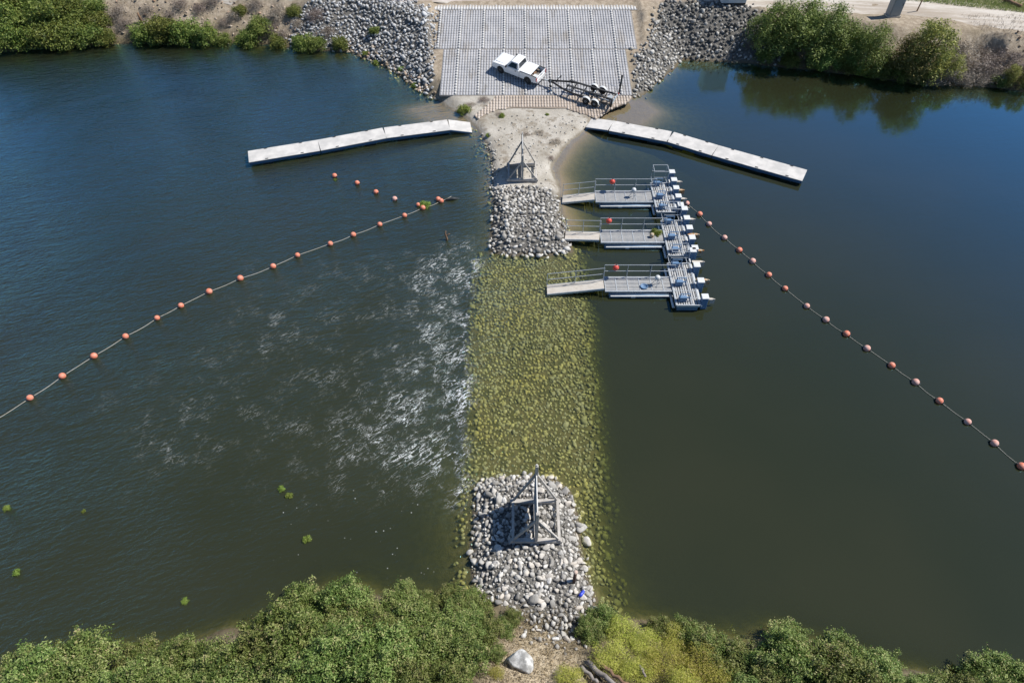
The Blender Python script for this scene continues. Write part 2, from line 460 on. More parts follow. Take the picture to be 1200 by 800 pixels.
fz = t.math('POWER', t.math('SUBTRACT', 1.0, t.math('ABSOLUTE', dt.outputs['Value']), clamp=True), 4.0)
fr = t.math('MULTIPLY_ADD', fz, 3.7, 0.026, clamp=True)
mx = t.n('ShaderNodeMixShader'); t.l(fr, mx.inputs[0]); t.l(add.outputs[0], mx.inputs[1]); t.l(gl.outputs[0], mx.inputs[2])
# foam: torn streaks drawn out along the flow
fm = t.mapping(p, (0.7, 2.6, 1), (0, 0, R(38))); fm2 = t.mapping(p, (0.8, 2.2, 1), (0, 0, R(58)), (7, 3, 1))
n1 = t.noise(fm, 1.15, 5, .6, 1.2); n2 = t.noise(fm2, 2.1, 5, .6, 1.0)
def line(n, w_): return t.math('SUBTRACT', 1.0, t.math('DIVIDE', t.math('ABSOLUTE', t.math('SUBTRACT', n, .5)), w_), clamp=True)
g1 = t.ramp(t.noise(p, .55, 6, .7), .42, .64); g2 = t.ramp(t.noise(t.mapping(p, (1, 1, 1), (0, 0, 0), (31, 17, 3)), 1.0, 6, .7), .42, .66)
big = t.math('MULTIPLY_ADD', t.ramp(t.noise(p, .28, 3, .6), .3, .7), .55, .6)
f1 = t.math('MULTIPLY', line(n1, .022), g1); f2 = t.math('MULTIPLY', line(n2, .027), g2)
crest = t.math('MULTIPLY', t.ramp(t.noise(fm, 1.5, 7, .7, .8), .62, .82), t.ramp(tb, .9, 1.6))
fo = t.math('MULTIPLY', t.math('MULTIPLY', t.math('ADD', f1, t.math('MULTIPLY', f2, .8), clamp=True), big), t.math('MULTIPLY', t.math('POWER', tb, 1.35), .8), clamp=True)
fo = t.math('MAXIMUM', t.math('MULTIPLY', t.ramp(fo, .03, .62), .8), crest)
v = t.n('ShaderNodeTexVoronoi'); t.l(p, v.inputs['Vector']); v.inputs['Scale'].default_value = 3.2
sp = t.math('MULTIPLY', t.ramp(v.outputs['Distance'], .13, .05), t.math('MULTIPLY', t.ramp(t.noise(p, .9, 3), .5, .62), t.attr('bubble').outputs['Fac']))
fo = t.math('MAXIMUM', fo, t.math('MULTIPLY', sp, .5))
fd = t.n('ShaderNodeBsdfDiffuse'); fd.inputs[0].default_value = (0.78, 0.80, 0.80, 1)
mx2 = t.n('ShaderNodeMixShader'); t.l(fo, mx2.inputs[0]); t.l(mx.outputs[0], mx2.inputs[1]); t.l(fd.outputs[0], mx2.inputs[2])
M_water = t.done(mx2.outputs[0])
wo = link('water', me, M_water); tag(wo, kind='structure'); wo['label'] = 'river water, olive green with rapids below the weir'

# ------------------------------------------------------------------ dirt road on top of the far bank
def road_edge():
    return [at(x, y, 3.15) for x, y in ((-300, -40), (-40, -16), (300, -4), (480, 3), (770, -1), (840, 6), (880, 11), (960, 15), (1080, 22), (1200, 41), (1330, 66), (1500, 100))]
E = road_edge()
V = []; F = []
for i in range(len(E)-1):
    a, b = E[i], E[i+1]
    for k in range(12):
        q = a.lerp(b, k/12)
        nrm_ = Vector((-(b-a).y, (b-a).x, 0)).normalized()
        for j in range(9):
            s = q + nrm_*(j/8*6.0 + 0.15*math.sin(q.x*0.7)*(j in (0, 8)))
            V.append((s.x, s.y, 0))
V = np.array(V); V[:, 2] = ground(V[:, 0], V[:, 1]) + np.where(np.isin(np.arange(len(V)) % 9, (0, 8)), -.06, .05)
n = len(V)//9
t = NT('road_dirt'); p = t.pos()
a = t.noise(t.mapping(p, (.15, 1.5, 1), (0, 0, R(-8))), 1.0, 5, .6); b_ = t.noise(p, 3, 6, .7)
c = t.mix(t.ramp(a, .35, .65), (0.36, 0.31, 0.255), (0.54, 0.50, 0.45)); c = t.mix(t.math('MULTIPLY', t.ramp(b_, .45, .8), .5), c, (0.33, 0.27, 0.2))
M_road = t.done(t.bsdf(c, .95, 0, .1, t.bump(b_, .5, .05)))
ro = link('dirt_road', np_mesh('dirt_road', V, grid_faces(9, n), None, True), M_road); tag(ro, kind='structure')
ro['label'] = 'pale dirt road along the top of the far bank'
# ------------------------------------------------------------------ stones
def ico(sub):
    bm = bmesh.new(); bmesh.ops.create_icosphere(bm, subdivisions=sub, radius=1.0)
    bm.verts.ensure_lookup_table()
    V = np.array([v.co[:] for v in bm.verts]); F = np.array([[v.index for v in f.verts] for f in bm.faces]); bm.free()
    return V, F
ICO1, ICO2 = ico(1), ico(2)

def rock_shape(base, r, k=0.10, cuts=9):
    """angular stone: a ball with random planes sliced flat and a little noise"""
    V = base.copy()
    for _ in range(cuts):
        nrm = r.normal(size=3); nrm /= np.linalg.norm(nrm); h = r.uniform(0.44, 0.80)
        s = V @ nrm; V = V - np.outer(np.maximum(s-h, 0), nrm)
    V = V*(1 + k*0.4*r.normal(size=(len(V), 1)))
    sc_ = np.array([r.uniform(.8, 1.25), r.uniform(.65, 1.0), r.uniform(.5, .75)])
    return V*sc_

def rand_rot(r, tilt=0.5):
    e = Euler((r.normal()*tilt, r.normal()*tilt, r.uniform(0, 6.283)))
    return np.array(e.to_matrix())

def rocks_mesh(name, P, S, seed, tilt=0.6):
    """many stones as one mesh: positions P, sizes S"""
    r = np.random.default_rng(seed)
    protos = [rock_shape(ICO1[0], r) for _ in range(24)]
    nv = len(ICO1[0]); VV = np.empty((len(P)*nv, 3)); T = np.empty(len(P)*nv)
    for i, (p_, s_) in enumerate(zip(P, S)):
        VV[i*nv:(i+1)*nv] = (protos[r.integers(24)]*s_) @ rand_rot(r, tilt).T + p_
        T[i*nv:(i+1)*nv] = r.random()
    FF = (ICO1[1][None] + (np.arange(len(P))*nv)[:, None, None]).reshape(-1, 3)
    return np_mesh(name, VV, FF, {'tint': T})

def mat_rock(name, cols, use_obj=False, algae=True, bump=.5):
    t = NT(name); p = t.obj() if use_obj else t.pos()
    wp = t.pos()
    ti = t.n('ShaderNodeObjectInfo').outputs['Random'] if use_obj else t.attr('tint').outputs['Fac']
    cr = t.n('ShaderNodeValToRGB'); t.l(ti, cr.inputs[0]); el = cr.color_ramp.elements
    while len(el) < len(cols): el.new(0.5)
    for i, c in enumerate(cols): el[i].position = i/(len(cols)-1); el[i].color = (*c, 1)
    a = t.noise(wp, 5, 6, .65); b = t.noise(wp, 30, 3, .6)
    c = t.mix(t.math('MULTIPLY', t.ramp(a, .42, .72), .45), cr.outputs[0], (0.20, 0.18, 0.145))
    c = t.mix(t.math('MULTIPLY', t.ramp(b, .55, .8), .3), c, (0.55, 0.53, 0.49))
    z = t.n('ShaderNodeSeparateXYZ'); t.l(wp, z.inputs[0])
    if algae:
        g = t.mix(ti, (0.22, 0.215, 0.08), (0.56, 0.53, 0.23)); g = t.mix(t.ramp(t.noise(wp, 1.1, 4, .6), .4, .65), g, (0.31, 0.31, 0.20)); g = t.mix(t.ramp(t.noise(wp, .3, 4, .6), .45, .65), g, (0.43, 0.38, 0.12)); g = t.mix(t.ramp(a, .35, .7), g, (0.24, 0.24, 0.13))
        c = t.mix(t.ramp(t.math('MULTIPLY_ADD', t.math('SUBTRACT', a, .5), .25, z.outputs[2]), 0.13, 0.0), c, g)
    return t.done(t.bsdf(c, .85, 0, .25, t.bump(t.math('ADD', a, t.math('MULTIPLY', b, .4)), bump, .06)))

M_pale = mat_rock('stone_pale', [(0.17, 0.16, 0.145), (0.31, 0.295, 0.27), (0.44, 0.42, 0.385), (0.54, 0.525, 0.49), (0.62, 0.605, 0.58)])
M_pale_o = mat_rock('stone_pale_single', [(0.17, 0.165, 0.155), (0.36, 0.345, 0.32), (0.49, 0.475, 0.445), (0.55, 0.50, 0.44), (0.66, 0.65, 0.625)], True)
M_grey = mat_rock('stone_grey', [(0.18, 0.185, 0.19), (0.35, 0.355, 0.36), (0.48, 0.485, 0.49), (0.60, 0.605, 0.61)])
M_dark = mat_rock('stone_dark', [(0.06, 0.06, 0.058), (0.15, 0.145, 0.135), (0.26, 0.25, 0.235), (0.48, 0.47, 0.44)])
M_under = mat_rock('stone_submerged', [(0.2, 0.18, 0.06), (0.3, 0.27, 0.1), (0.36, 0.33, 0.14)], bump=.3)

def hexfill(x0, x1, y0, y1, s, jit=0.38, seed=0):
    r = np.random.default_rng(seed)
    ys = np.arange(y0, y1, s*0.866); P = []
    for j, yy in enumerate(ys):
        xs = np.arange(x0 + (j % 2)*s/2, x1, s)
        P.append(np.stack([xs, np.full(xs.shape, yy)], 1))
    P = np.vstack(P)
    return P + r.uniform(-jit, jit, P.shape)*s

def fill_rocks(poly, s, seed, lo=.8, hi=1.25, edge=0.0, sink=0.0, big=0.0, keep=None):
    """stones over an area: centre points on the ground and their sizes"""
    P2 = hexfill(poly[:, 0].min(), poly[:, 0].max(), poly[:, 1].min(), poly[:, 1].max(), s, seed=seed)
    r = np.random.default_rng(seed+1)
    d = sdf(poly, P2[:, 0], P2[:, 1]) + r.normal(size=len(P2))*edge
    P2 = P2[d > 0]
    if keep is not None: P2 = P2[keep(P2[:, 0], P2[:, 1])]
    S = s*0.70*r.uniform(lo, hi, len(P2))
    if big: S *= np.where(r.random(len(P2)) < big, r.uniform(1.25, 1.65, len(P2)), 1)
    Z = ground(P2[:, 0], P2[:, 1]) + S*(0.25 - sink) + r.uniform(-.3, .3, len(P2))*S
    return np.column_stack([P2, Z]), S

# the near rock mound: the 300 stones that show largest are objects, the rest one mass
MOUND_AREA = px_poly([(556, 563), (580, 556), (620, 555), (652, 559), (672, 576), (682, 605), (687, 640), (694, 675), (697, 700), (690, 718), (680, 740), (665, 752), (640, 745), (610, 722), (575, 708), (556, 695), (552, 650), (553, 600)])
P, S = fill_rocks(MOUND_AREA, 0.275, 11, .6, 1.2, .14, big=.07)
seen_size = S/np.linalg.norm(P - np.array([0, 0, CAM_H]), axis=1)
order = np.argsort(-seen_size*(1 + 0.0*P[:, 2]))
r_ = np.random.default_rng(5)
protos = []
for i in range(14):
    V = rock_shape(ICO2[0], r_, .03, 11)
    protos.append(np_mesh('riprap_stone', V, ICO2[1], None, False))
for m_ in protos: m_.materials.append(M_pale_o)
first = None
for k in order[:300]:
    o = bpy.data.objects.new('riprap_stone', protos[r_.integers(14)]); COL.objects.link(o)
    o.location = P[k]; o.scale = (S[k],)*3
    o.rotation_euler = (r_.normal()*.45, r_.normal()*.45, r_.uniform(0, 6.28))
    tag(o, 'pale grey riprap stone among many on the mound round the near wooden sign', 'stone', 'riprap stones on the near mound')
rest = order[300:]
RP, RS, MT = [P[rest]], [S[rest]], []
P, S = fill_rocks(MOUND_AREA, 0.21, 12, .4, .8, .1, sink=.3); RP.append(P); RS.append(S)
me_parts = []

def px_area(pts, z): return px_poly(pts, z)
# peninsula end
A = px_poly([(574, 222), (590, 218), (625, 219), (648, 222), (660, 245), (668, 265), (672, 290), (665, 297), (640, 299), (600, 301), (575, 299), (577, 262), (580, 240)], 0.3)
P, S = fill_rocks(A, 0.30, 21, .6, 1.2, .2, big=.08); RP.append(P); RS.append(S)
# stony fringe down the spit's image-left side
A = px_poly([(556, 150), (568, 160), (580, 178), (584, 200), (586, 222), (572, 225), (569, 190), (560, 168), (548, 146)], 0.1)
P, S = fill_rocks(A, 0.36, 23, .4, .95, .3); RP.append(P); RS.append(S)
# far sandy spit: a few loose stones
A = px_poly([(580, 135), (690, 138), (650, 185), (640, 215), (590, 215), (575, 165)], 0.3)
P, S = fill_rocks(A, .55, 24, .06, .32, .3); RP.append(P); RS.append(S)
# bits of rubble at the near path
A = px_poly([(590, 715), (690, 715), (690, 750), (660, 765), (640, 752)], 1.2)
P, S = fill_rocks(A, 0.34, 25, .35, .9, .15); RP.append(P); RS.append(S)
P = np.vstack(RP); S = np.concatenate(RS)
o = link('riprap', rocks_mesh('riprap', P, S, 31), M_pale); tag(o, 'smaller pale riprap stones covering the near mound and the far end of the spit', 'riprap', kind='stuff')

# submerged weir crest under clear shallow water
A = px_poly([(575, 296), (556, 306), (550, 360), (547, 420), (545, 480), (543, 540), (541, 600), (540, 650), (530, 690), (560, 705), (700, 722), (728, 700), (722, 640), (718, 590), (712, 520), (708, 450), (703, 380), (693, 320), (684, 290)], -0.3)
keep = lambda x, y: ground(x, y) < -0.02
P, S = fill_rocks(A, 0.25, 41, .5, 1.35, .6, keep=keep, big=.12)
P[:, 2] = np.minimum(P[:, 2], -0.12 - S*0.45)
o = link('submerged_riprap', rocks_mesh('submerged_riprap', P, S, 42), M_under); tag(o, 'algae covered stones of the weir under shallow clear water', 'riprap', kind='stuff')

# left riprap slope beside the ramp
A = np.vstack([[at(x, y, z).xy for x, y, z in ((511, 58, 1.9), (508, 108, .6), (500, 114, .1), (470, 92, 0), (440, 74, 0), (410, 60, .0), (360, 57, 0), (330, 54, .3), (335, 30, 1.8), (345, 5, 2.9), (400, -6, 3.1), (488, -2, 3.1), (490, 14, 2.6), (512, 16, 2.6))]])
P, S = fill_rocks(A, 0.36, 51, .6, 1.15, .35, big=.05); LP, LS = P, S
o = link('riprap_slope', rocks_mesh('riprap_slope', LP, LS, 52), M_grey); tag(o, 'blue grey riprap slope between the dead brush and the boat ramp', 'riprap', kind='stuff')
# right riprap slope: pale strip by the ramp, dark rock beyond
A = np.vstack([[at(x, y, z).xy for x, y, z in ((757, 57, 1.7), (741, 62, 1.6), (743, 112, .4), (757, 109, 0), (775, 95, 0), (800, 70, 0), (796, 40, 1.5), (775, 30, 2), (765, 35, 2.2))]])
P1, S1 = fill_rocks(A, 0.36, 61, .65, 1.15, .3, big=.06)
o = link('pale_riprap_slope', rocks_mesh('pale_riprap_slope', P1, S1, 62), M_pale); tag(o, 'pale riprap strip down the water side of the boat ramp', 'riprap', kind='stuff')
A = np.vstack([[at(x, y, z).xy for x, y, z in ((796, 72, 0), (830, 72, 0), (880, 74, 0), (925, 79, 0), (915, 40, 1.8), (880, 8, 3.1), (820, 4, 3.1), (775, 2, 3.1), (770, 14, 2.8), (764, 36, 2.1), (792, 42, 1.5))]])
P2, S2 = fill_rocks(A, 0.38, 63, .6, 1.2, .3, big=.04)
o = link('dark_riprap_slope', rocks_mesh('dark_riprap_slope', P2, S2, 64), M_dark); tag(o, 'dark riprap slope below the white shed beside the willows', 'riprap', kind='stuff')
# scattered stones and clods along the natural banks
PP, SS = [], []
for poly, s, sd_, lo, hi in (([(-40, 50), (120, 45), (330, 50), (410, 58), (440, 72), (500, 112), (515, 118), (500, 100), (450, 70), (330, 20), (340, -8), (-40, -8)], .75, 71, .12, .5),
                         ([(930, 78), (1000, 86), (1100, 99), (1200, 104), (1290, 112), (1290, 60), (1200, 45), (1100, 60), (1000, 60)], 0.9, 72, .12, .5)):
    A = np.array([hit(x, max(y, 0)).xy if y >= 0 else at(x, y, 3).xy for x, y in poly])
    P, S = fill_rocks(A, s, sd_, lo, hi, .3); PP.append(P); SS.append(S)
# weedy clods along the ramp's water edge
A = px_poly([(400, 60), (440, 76), (468, 93), (494, 112), (520, 121), (512, 112), (480, 90), (450, 70), (405, 55)], 0.05)
P, S = fill_rocks(A, .5, 73, .4, .9, .2); PP.append(P); SS.append(S)
M_clod = mat_rock('bank_clods', [(0.16, 0.115, 0.07), (0.33, 0.26, 0.19), (0.47, 0.40, 0.33), (0.40, 0.24, 0.15)])
o = link('bank_rubble', rocks_mesh('bank_rubble', np.vstack(PP), np.concatenate(SS), 74), M_clod); tag(o, 'loose stones and brown clods scattered over the far bank', 'rubble', kind='stuff')

# the big pale boulder on the near path
V = rock_shape(ICO2[0], np.random.default_rng(77), .06, 8)
V2, F2 = ico(4); r_ = np.random.default_rng(78)
V = V2.copy()
for _ in range(14):
    n_ = r_.normal(size=3); n_ /= np.linalg.norm(n_); s_ = V @ n_; V -= np.outer(np.maximum(s_-r_.uniform(.6, .9), 0), n_)
V *= np.array([0.66, 0.52, 0.50]); V *= (1 + .05*vnoise(V[:, 0]*3+V[:, 2]*2, V[:, 1]*3, 1.5))[:, None]
t = NT('boulder_stone'); p = t.obj(); a = t.noise(p, 3, 8, .65); b = t.noise(p, 14, 5, .7)
c = t.mix(t.ramp(a, .38, .62), (0.30, 0.295, 0.28), (0.62, 0.61, 0.585)); c = t.mix(t.ramp(b, .6, .75), c, (.2, .19, .17))
M_boulder = t.done(t.bsdf(c, .85, 0, .2, t.bump(b, .6, .05)))
o = link('boulder', np_mesh('boulder', V, F2, None, True), M_boulder); h = hit(609, 777); o.location = (h.x, h.y, h.z+.2); o.rotation_euler = (0.1, -.15, 2.6)
tag(o, 'big pale boulder sitting alone on the dry grass of the near bank', 'boulder')
# ------------------------------------------------------------------ foliage
def leaves(seed, n, blobs, leaf, clump=22, spread=.22, up=.35, sag=0.0, thin=.42):
    """n leaf faces gathered in clumps over a set of blobs (x, y, z, rx, ry, rz)"""
    r = np.random.default_rng(seed)
    B = np.array(blobs, float); wgt = (B[:, 3]*B[:, 4]); wgt /= wgt.sum()
    nc = max(1, n//clump)
    bi = r.choice(len(B), nc, p=wgt); b = B[bi]
    d = r.normal(size=(nc, 3)); d[:, 2] = d[:, 2] + up; d /= np.linalg.norm(d, axis=1)[:, None]
    rad = 0.62 + 0.42*r.random(nc)**.6
    cc = b[:, :3] + d*b[:, 3:]*rad[:, None]
    ctint = r.random(nc)
    ci = np.repeat(np.arange(nc), clump); N = len(ci)
    pos = cc[ci] + r.normal(size=(N, 3))*spread*np.array([1, 1, .8])
    pos[:, 2] = np.maximum(pos[:, 2], 0.02)
    nr = d[ci]*0.9 + r.normal(size=(N, 3))*.75 + np.array([0, 0, .45]); nr /= np.linalg.norm(nr, axis=1)[:, None]
    a = np.cross(nr, r.normal(size=(N, 3))); a /= np.linalg.norm(a, axis=1)[:, None]; c = np.cross(nr, a)
    L = leaf*r.uniform(.6, 1.35, N)[:, None]; W = L*thin
    V = np.stack([pos - a*L*.5, pos + c*W*.5 + nr*L*.08, pos + a*L*.5, pos - c*W*.5 + nr*L*.08], 1).reshape(-1, 3)
    F = np.arange(4*N).reshape(-1, 4)
    T = np.repeat(np.clip(ctint[ci]*.65 + r.random(N)*.35, 0, 1), 4)
    return V, F, T

def mat_leaf(name, cols, trans=.25, rough=.55):
    t = NT(name)
    ti = t.attr('tint').outputs['Fac']; rn = t.n('ShaderNodeObjectInfo').outputs['Random']
    cr = t.n('ShaderNodeValToRGB'); t.l(ti, cr.inputs[0]); el = cr.color_ramp.elements
    while len(el) < len(cols): el.new(.5)
    for i, c in enumerate(cols): el[i].position = i/(len(cols)-1); el[i].color = (*c, 1)
    hs = t.n('ShaderNodeHueSaturation'); t.l(cr.outputs[0], hs.inputs['Color'])
    t.l(t.math('MULTIPLY_ADD', rn, .045, .475), hs.inputs['Hue']); t.l(t.math('MULTIPLY_ADD', rn, .45, .88), hs.inputs['Value'])
    b = t.bsdf(hs.outputs[0], rough, 0, .3)
    tr = t.n('ShaderNodeBsdfTranslucent'); t.l(hs.outputs[0], tr.inputs[0])
    m = t.n('ShaderNodeMixShader'); m.inputs[0].default_value = trans; t.l(b, m.inputs[1]); t.l(tr.outputs[0], m.inputs[2])
    return t.done(m.outputs[0])

M_bramble = mat_leaf('bramble_leaf', [(0.03, 0.06, 0.014), (0.095, 0.145, 0.03), (0.175, 0.23, 0.06), (0.27, 0.305, 0.105), (0.40, 0.31, 0.18)])
M_farbush = mat_leaf('bank_bush_leaf', [(0.035, 0.065, 0.014), (0.10, 0.14, 0.028), (0.18, 0.215, 0.045), (0.28, 0.28, 0.085)])
M_willow = mat_leaf('willow_leaf', [(0.035, 0.07, 0.016), (0.115, 0.18, 0.04), (0.21, 0.28, 0.07), (0.32, 0.38, 0.13)])
M_olive = mat_leaf('olive_leaf', [(0.09, 0.11, 0.03), (0.24, 0.24, 0.06), (0.40, 0.37, 0.12)])
M_weed = mat_leaf('yellow_weed', [(0.18, 0.22, 0.03), (0.34, 0.365, 0.055), (0.48, 0.46, 0.10), (0.53, 0.45, 0.20)])
M_lime = mat_leaf('water_plant', [(0.10, 0.17, 0.02), (0.20, 0.29, 0.05), (0.36, 0.42, 0.12)])
M_deadleaf = mat_leaf('dead_brush', [(0.15, 0.12, 0.095), (0.26, 0.215, 0.18), (0.36, 0.31, 0.27)], .05)
M_drygrass = mat_leaf('dry_grass', [(0.29, 0.24, 0.13), (0.44, 0.37, 0.24), (0.57, 0.50, 0.36)], .1)
M_verge = mat_leaf('verge_grass', [(0.14, 0.19, 0.05), (0.25, 0.30, 0.09), (0.42, 0.40, 0.2)], .15)
M_stem = mat_worn('stem_bark', (0.16, 0.115, 0.075), (0.26, 0.20, 0.14), .9, scale=6, stretch=(1, 1, .2), bump=.4)

def stems_mb(seed, n, rad, h, r0=.03, lean=.6):
    r = random.Random(seed); mb = MB()
    for _ in range(n):
        a = r.uniform(0, 6.28); q = r.uniform(.25, 1)*rad*lean
        x, y = math.cos(a), math.sin(a); k = r.uniform(.6, .95)*h
        mb.tube([(x*.06, y*.06, -.25), (x*q*.3, y*q*.3, k*.35), (x*q*.7+r.uniform(-.1, .1), y*q*.7, k*.72), (x*q, y*q+r.uniform(-.1, .1), k)], [r0, r0*.8, r0*.55, r0*.2], 5)
    return mb

def make_bush(kind, name, seed, blobs, n, leaf, mat, h, rad, nst=9, r0=.03, part='foliage', spart='stems', **kw):
    V, F, T = leaves(seed, n, blobs, leaf, **kw)
    root = thing(name, kind, 'bush')
    f = link(part, np_mesh(part, V, F, {'tint': T}), mat, root)
    s = stems_mb(seed, nst, rad, h, r0).build('stem', M_stem, root, True)
    return root

def rb(seed, n, R_, H, core=True):
    """a lumpy dome of blobs"""
    r = random.Random(seed); B = [(0, 0, H*.4, R_*.6, R_*.6, H*.42)] if core else []
    for i in range(n):
        a = i*2.4 + r.uniform(-.4, .4); q = R_*r.uniform(.35, .72)
        k = R_*r.uniform(.28, .5)
        B.append((math.cos(a)*q, math.sin(a)*q, H*r.uniform(.28, .78), k, k, k*r.uniform(.6, .85)))
    for i in range(n//2 + 1):
        a = i*6.28/(n//2+1) + r.uniform(-.3, .3); q = R_*.78
        B.append((math.cos(a)*q, math.sin(a)*q, H*.12, R_*.33, R_*.33, H*.24))
    return B

def small_lumps(seed, R_, H):
    r = random.Random(seed); B = [(0, 0, H*.35, R_*.6, R_*.6, H*.36)]
    for i in range(30):
        a = i*2.4 + r.uniform(-.3, .3); q = R_*.86*math.sqrt((i+.5)/30); k = R_*r.uniform(.15, .27)
        B.append((math.cos(a)*q, math.sin(a)*q, H*(.80 - .55*(q/R_)**2)*r.uniform(.8, 1.2), k, k, k*r.uniform(.8, 1.2)))
    for i in range(7):
        a = r.uniform(0, 6.28); q = R_*r.uniform(.2, .9)       # long sprigs
        for s_ in range(4): B.append((math.cos(a)*(q+.12*s_), math.sin(a)*(q+.12*s_), H*(.95 - .5*(q/R_)**2) + .10*s_, .09, .09, .09))
    return B

def tall_lumps(seed, n, R_, H):
    """a tall many-headed crown: small leafy heads with hollows between"""
    r = random.Random(seed); B = [(0, 0, H*.35, R_*.45, R_*.45, H*.3)]
    for i in range(n):
        f = (i+.5)/n; a = i*2.4 + r.uniform(-.5, .5); z = H*(.12 + .80*f)
        q = R_*(1.0 - .75*max(0, f-.25)**1.4)*r.uniform(.55, .95)
        k = R_*r.uniform(.17, .34)
        B.append((math.cos(a)*q, math.sin(a)*q, z, k, k, k*r.uniform(.9, 1.4)))
    return B

class Proto:
    """a few grown plants of one kind, copied round"""
    def __init__(s, makers): s.mk = makers; s.used = [None]*len(makers); s.r = random.Random(len(makers)*13+5)
    def put(s, x, y, scale, label, cat, group=None, z=None, sz=None, which=None):
        i = s.r.randrange(len(s.mk)) if which is None else which % len(s.mk)
        z = gz(x, y) if z is None else z
        if s.used[i] is None:
            s.used[i] = s.mk[i](); o = s.used[i]
        else: o = dup(s.used[i])
        o.location = (x, y, z); o.rotation_euler = (0, 0, s.r.uniform(0, 6.28))
        o.scale = (scale, scale, sz or scale*s.r.uniform(.9, 1.12))
        if 'group' in o and not group: del o['group']
        tag(o, label, cat, group); return o

bramble = Proto([(lambda k=k: make_bush('', 'bramble_bush', 100+k, small_lumps(100+k, 1.45, 1.5), 10500, .125, M_bramble, 1.4, 1.3, 10, .02, spread=.10, clump=20)) for k in range(5)])
farbush = Proto([(lambda k=k: make_bush('', 'riverside_bush', 200+k, rb(200+k, 9, 1.7, 1.9), 5200, .21, M_farbush, 1.7, 1.5, 10, .03, spread=.2, clump=16)) for k in range(4)])
willow = Proto([(lambda k=k: make_bush('', 'willow_bush', 300+k, tall_lumps(300+k, 34, 2.3, 4.0), 9500, .21, M_willow, 3.6, 2.0, 14, .06, spread=.22, clump=16, thin=.34)) for k in range(3)])
olive = Proto([(lambda k=k: make_bush('', 'olive_green_tree', 400+k, tall_lumps(400+k, 30, 1.9, 4.2), 7600, .21, M_olive, 3.9, 1.6, 12, .06, spread=.22, clump=16, thin=.36)) for k in range(2)])
dead = Proto([(lambda k=k: make_bush('', 'dead_brush', 500+k, rb(500+k, 6, 1.2, 1.0), 2800, .20, M_deadleaf, 1.1, 1.2, 46, .016, spread=.2, clump=9, thin=.12, part='dry_foliage')) for k in range(3)])
weed = Proto([(lambda k=k: make_bush('', 'yellow_weed_clump', 600+k, rb(600+k, 8, 1.0, .8), 7000, .10, M_weed, .85, .9, 26, .009, spread=.11, clump=14, thin=.16, up=.6)) for k in range(3)])
lime = Proto([(lambda k=k: make_bush('', 'lime_green_plant', 650+k, rb(650+k, 6, .7, .45), 2200, .12, M_lime, .4, .5, 12, .009, spread=.1, clump=12)) for k in range(2)])

# near thicket
LB = px_poly([(-120, 849), (-60, 789), (0, 772), (50, 751), (100, 743), (142, 747), (180, 761), (232, 741), (272, 724), (312, 717), (348, 695), (378, 677), (412, 670), (450, 679), (500, 695), (545, 701), (585, 717), (560, 741), (560, 779), (575, 849)], 1.2)
RB_ = px_poly([(820, 849), (838, 737), (868, 741), (902, 721), (932, 726), (962, 741), (1002, 746), (1042, 766), (1082, 771), (1132, 786), (1210, 801), (1290, 839)], 1.2)
def thicket(poly, s, seed, label, group, proto, lo, hi, edge=.25):
    P = hexfill(poly[:, 0].min(), poly[:, 0].max(), poly[:, 1].min(), poly[:, 1].max(), s, .3, seed)
    d = sdf(poly, P[:, 0], P[:, 1]); r = random.Random(seed)
    for (x, y), dd in zip(P, d):
        if dd > edge:
            k = min(1.0, .62 + dd*.3)*r.uniform(lo, hi)
            proto.put(x, y, k, label, 'bush', group, sz=k*r.uniform(.7, 1.35))
thicket(LB, 1.45, 3, 'dense green bramble bush in the near thicket beside the boulder and the rock mound', 'bramble bushes of the near thicket', bramble, .62, 1.05)
thicket(RB_, 1.4, 4, 'grey green bramble bush in the near thicket beyond the yellow weeds', 'bramble bushes beyond the yellow weeds', bramble, .62, 1.05)
for (x, y, k, lab) in ((705, 728, .55, 'small bramble bush at the waterline beside the foot of the rock mound'), (690, 742, .5, 'dark bramble bush between the rubble and the yellow weeds'),
                    (800, 745, .6, 'bramble bush at the water between yellow weeds and dense thicket'), (770, 738, .42, 'low bramble bush at the water edge behind the yellow weeds'),
                    (830, 768, .7, 'dark bramble bush touching the brightest yellow weed'),
                    (592, 738, .4, 'small bramble bush on the dry grass below the pale rocks'), (1148, 796, .8, 'grey green bramble bush where the bank runs out of the picture'), (1180, 803, .8, 'last grey green bramble bush at the picture corner'), (1212, 812, .9, 'bramble bush cut off by the picture corner'), (1196, 797, .5, 'low bramble bush at the water in the picture corner'), (548, 706, .5, 'bramble bush closing the gap between thicket and rock mound'), (528, 703, .5, 'bramble bush at the water corner beside the rock mound'), (562, 716, .5, 'bramble bush against the lowest rocks of the mound'), (572, 742, .55, 'bramble bush above the dry grass at the thicket edge'), (583, 768, .3, 'tiny round bramble tuft beside the boulder'),
                    (600, 726, .35, 'low bramble tuft creeping onto the pale rocks')):
    h = hit(x, y); bramble.put(h.x, h.y, k, lab, 'bush', z=h.z)
for (x, y, k, lab) in ((730, 745, .85, 'pale yellow weed clump nearest the rock mound'), (755, 758, .8, 'pinkish yellow weed clump in the middle of the weeds'), (790, 752, .8, 'golden weed clump beside the low brambles'),
                    (715, 775, .9, 'straw yellow weed clump above the driftwood logs'), (775, 782, .95, 'yellow green weed clump behind the logs'), (815, 785, 1.05, 'brightest yellow weed clump beside the dark brambles'),
                    (840, 795, .8, 'yellow weed clump at the edge of the dark brambles'), (745, 790, .75, 'pale weed clump right beside the logs'), (668, 800, .7, 'green yellow weed clump below the boulder path'),
                    (800, 810, .9, 'yellow weed clump cut off by the bottom of the picture'), (582, 790, .35, 'dry weed tuft left of the boulder')):
    h = hit(x, y); weed.put(h.x, h.y, k, lab, 'weed', z=h.z)
